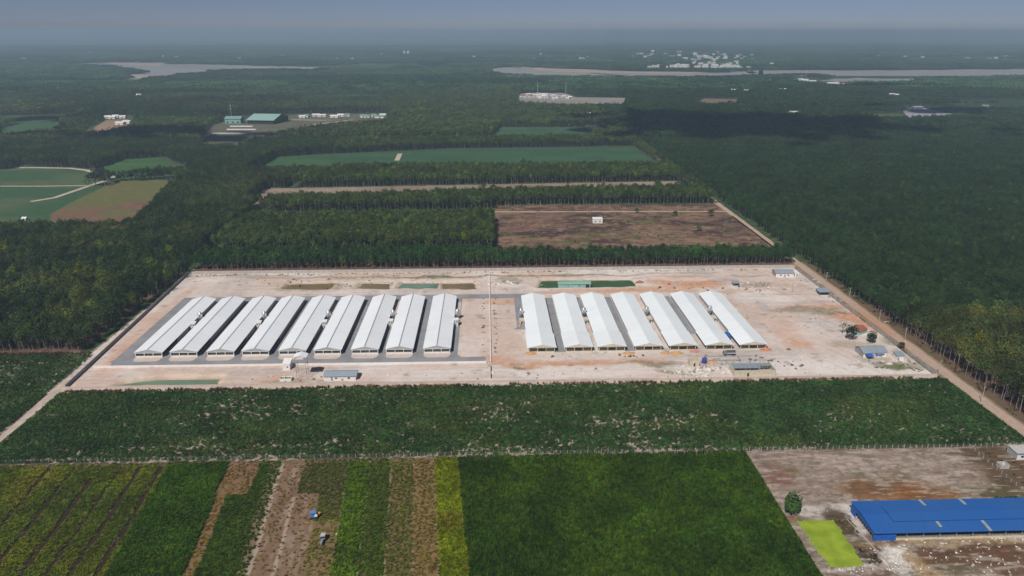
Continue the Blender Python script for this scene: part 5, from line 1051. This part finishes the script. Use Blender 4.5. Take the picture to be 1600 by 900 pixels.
MB().box(-1.9, 1.9, 0, .2, 0, 1.9).build('wall', M['concrete'], o); MB().box(-1.9, 1.9, 2.6, 2.8, 0, 1.9).build('wall', M['concrete'], o); MB().box(-1.9, -1.7, .2, 2.6, 0, 1.9).build('wall', M['concrete'], o); MB().box(1.7, 1.9, .2, 2.6, 0, 1.9).build('wall', M['concrete'], o); MB().box(-1.7, 1.7, .2, 2.6, 1.2, 1.3).build('lid', M['wallgrey'], o); MB().box(-.3, .3, 1.0, 1.7, 1.3, 2.0).build('hatch', M['white'], o)

# ducks on the yard
def duck_mesh():
    bm = bmesh.new()
    def ell(c, s, tilt=0, seg=8):
        m = Matrix.Translation(c) @ Matrix.Rotation(tilt, 4, 'X') @ Matrix.Diagonal((*s, 1)); bmesh.ops.create_uvsphere(bm, u_segments=seg, v_segments=5, radius=1, matrix=m)
    ell((0, 0, .24), (.17, .32, .15), .12); ell((0, -.30, .42), (.055, .06, .14), .25, 6); ell((0, -.36, .56), (.075, .10, .075), 0, 6); ell((0, .34, .30), (.07, .12, .035), .35, 6)
    n0 = len(bm.faces); ell((0, -.50, .54), (.04, .08, .02), 0, 6); ell((-.06, -.02, .06), (.03, .05, .06), 0, 5); ell((.06, -.02, .06), (.03, .05, .06), 0, 5)
    bm.faces.ensure_lookup_table()
    for f in bm.faces[n0:]: f.material_index = 1
    me = bpy.data.meshes.new('duck'); bm.to_mesh(me); bm.free(); me.materials.append(M['duck']); me.materials.append(M['yellow']); return me
DM = duck_mesh(); rd = np.random.default_rng(21); spots = [(1443, 861), (1453, 870), (1501, 862), (1478, 871), (1454, 865), (1383, 858), (1390, 868), (1511, 877), (1525, 879), (1519, 885), (1548, 884), (1591, 879), (1560, 882), (1570, 883), (1418, 866), (1404, 855), (1360, 858), (1366, 861), (1371, 862), (1494, 864), (1426, 842), (1440, 845), (1504, 847), (1515, 847), (1478, 873), (1545, 859), (1438, 890), (1451, 888), (1367, 865), (1384, 882), (1416, 845), (1470, 853), (1483, 843), (1530, 850), (1565, 846), (1586, 842), (1593, 858)]
spots += [(rd.normal(1402, 9), rd.normal(872, 11)) for _ in range(38)]+[(rd.uniform(1420, 1600), rd.uniform(841, 852)) for _ in range(16)]+[(rd.uniform(1430, 1600), rd.uniform(855, 897)) for _ in range(18)]+[(rd.uniform(1310, 1400), rd.uniform(889, 896)) for _ in range(14)]
for px, py in spots:
    x, y = G(min(px, 1598), min(max(py, 842), 897)); d = mesh_obj('duck', DM); d.location = (x, y, 0.01); d.rotation_euler = (0, 0, rd.uniform(0, 6.28)); d.scale = (rd.uniform(.8, 1.15),)*3
    tag(d, 'small white duck on the littered dirt yard in front of the blue shed', 'duck', 'ducks before the blue shed')

# ------------------------------------------------------------------ far buildings
house('white_hut', 'small white box-shaped hut alone in the burnt field', *G(934, 349), 9.0, 6.0, 4.0, 4.6, M['white'], M['white'], 0, 'x', cat='hut', windows=((-2, 1.2, 1.2, 2.4), (2, 1.2, 1.2, 2.4)), shed_roof=True, over=.2)
x, y = G(407, 194); house('factory_hall', 'large open factory hall with pale green roof in the far woods', x, y, 52, 70, 8, 16, M['roofhall'], M['dark'], -.16, 'x', cat='factory', over=2.5)  # walls coloured near-black for the shade under the open hall's roof
x, y = G(364, 193); house('factory_block', 'dark teal factory block with white base left of the green-roofed hall', x, y, 30, 22, 9, 13, M['rooffar'], M['teal'], 0, 'x', cat='factory', windows=((-10, 4, 1, 4), (0, 4, 1, 4), (10, 4, 1, 4)), over=1)
for i, (px0, px1, py, w) in enumerate(((320, 330, 214, 20), (332, 392, 209, 10), (355, 400, 203, 9), (360, 395, 198, 8))):
    a = G(px0, py); b_ = G(px1, py-(4 if i == 0 else 0)); sheet('settling_pond', [a, b_, (b_[0]+3, b_[1]+w), (a[0]+3, a[1]+w)], .4, M['lake'])
    wall_run('pond_wall', (a[0], a[1]-1.5), (b_[0], b_[1]-1.5), 2.2, 1.2, M['white'], '%s white bank wall from the front at the factory settling ponds' % ORD[i], None, 14)
for fn, x, y, w, d, h, hr, rk, lab, grp, rz, flat, cat in FAR:
    house(fn, lab, x, y, w, d, h, hr, M[rk], M['white'], rz, 'x', cat=cat, group=grp, over=.6, shed_roof=flat, doors=() if flat else ((0, 2, 2.4),))

for i, px in enumerate((632, 638)):
    x, y = G(px, 86); o = empty('white_tower', (x, y, 0), label=('left' if i == 0 else 'right')+' one of two white towers standing up far away', cat='tower'); MB().cone((0, 0), 8, 8, 0, 26, 10).build('shaft', M['white'], o); MB().cone((0, 0), 8.6, 2, 26, 30, 10).build('cap', M['white'], o)
for px, py, h in ((1259, 125, 42), (362, 184, 30), (840, 146, 34), (884, 147, 34)):
    x, y = G(px, py); o = empty('mast', (x, y, 0), label={1259: 'thin mast beside the far white buildings near the river', 362: 'thin mast above the dark teal factory block', 840: 'thin mast left in the white works compound', 884: 'thin mast right in the white works compound'}[px], cat='mast'); MB().bar((0, 0, 0), (0, 0, h), .35, 5, 0, .2).build('shaft', M['white'], o)
    for k in (.6, .8): MB().box(-1.6, 1.6, -.2, .2, h*k, h*k+.5).build('arm', M['white'], o)

# ------------------------------------------------------------------ clouds (above the frame) whose shade falls on the far plantations
def cloud_over(mb, px, py, rx, ry, n, sd, alt=900.0):
    q = np.random.default_rng(sd); x, y = G(px, py); cx = x+SUN_V.x/SUN_V.z*alt; cy = y+SUN_V.y/SUN_V.z*alt
    for _ in range(n):
        a = q.random()*6.283; t = min(1.25, abs(q.normal())*.52); r = q.uniform(.10, .26)*min(rx, ry)*(1.3-.85*t); c = (cx+rx*t*math.cos(a), cy+ry*t*math.sin(a), alt+q.uniform(0, .5)*r)
        bm = bmesh.new(); bmesh.ops.create_icosphere(bm, subdivisions=2, radius=1)
        v = [(c[0]+p.co.x*r*1.3*(1+.15*q.normal()), c[1]+p.co.y*r*(1+.15*q.normal()), c[2]+p.co.z*r*.6) for p in bm.verts]; f = [[w.index for w in p.verts] for p in bm.faces]; bm.free(); mb.add(v, f)
cl = MB()
cloud_over(cl, 1180, 203, 420, 210, 110, 1); cloud_over(cl, 1040, 190, 200, 130, 40, 2); cloud_over(cl, 230, 215, 330, 110, 60, 3); cloud_over(cl, 1500, 172, 260, 130, 40, 4); cloud_over(cl, 1380, 138, 380, 110, 40, 5); cloud_over(cl, 60, 185, 220, 90, 30, 6)
o = cl.build('clouds', mat('cloud_white', (.8, .8, .82), 1.0, .03, .005)); tag(o, 'fair-weather clouds above the plain', 'clouds', None, 'stuff')

# ------------------------------------------------------------------ haze
hz = MB().box(-BIG-10, BIG+10, -2010, 90010, -4, CAM_H+12).build('haze', []); hm = bpy.data.materials.new('haze'); hm.use_nodes = True; nt = hm.node_tree; nt.nodes.clear()
pv = nt.nodes.new('ShaderNodeVolumePrincipled'); pv.inputs['Color'].default_value = HAZE_COLOR; pv.inputs['Density'].default_value = HAZE_DENSITY; pv.inputs['Anisotropy'].default_value = 0.1
ou = nt.nodes.new('ShaderNodeOutputMaterial'); nt.links.new(pv.outputs[0], ou.inputs['Volume']); hz.data.materials.append(hm); tag(hz, 'thin blue haze over the plain', 'haze', None, 'stuff')
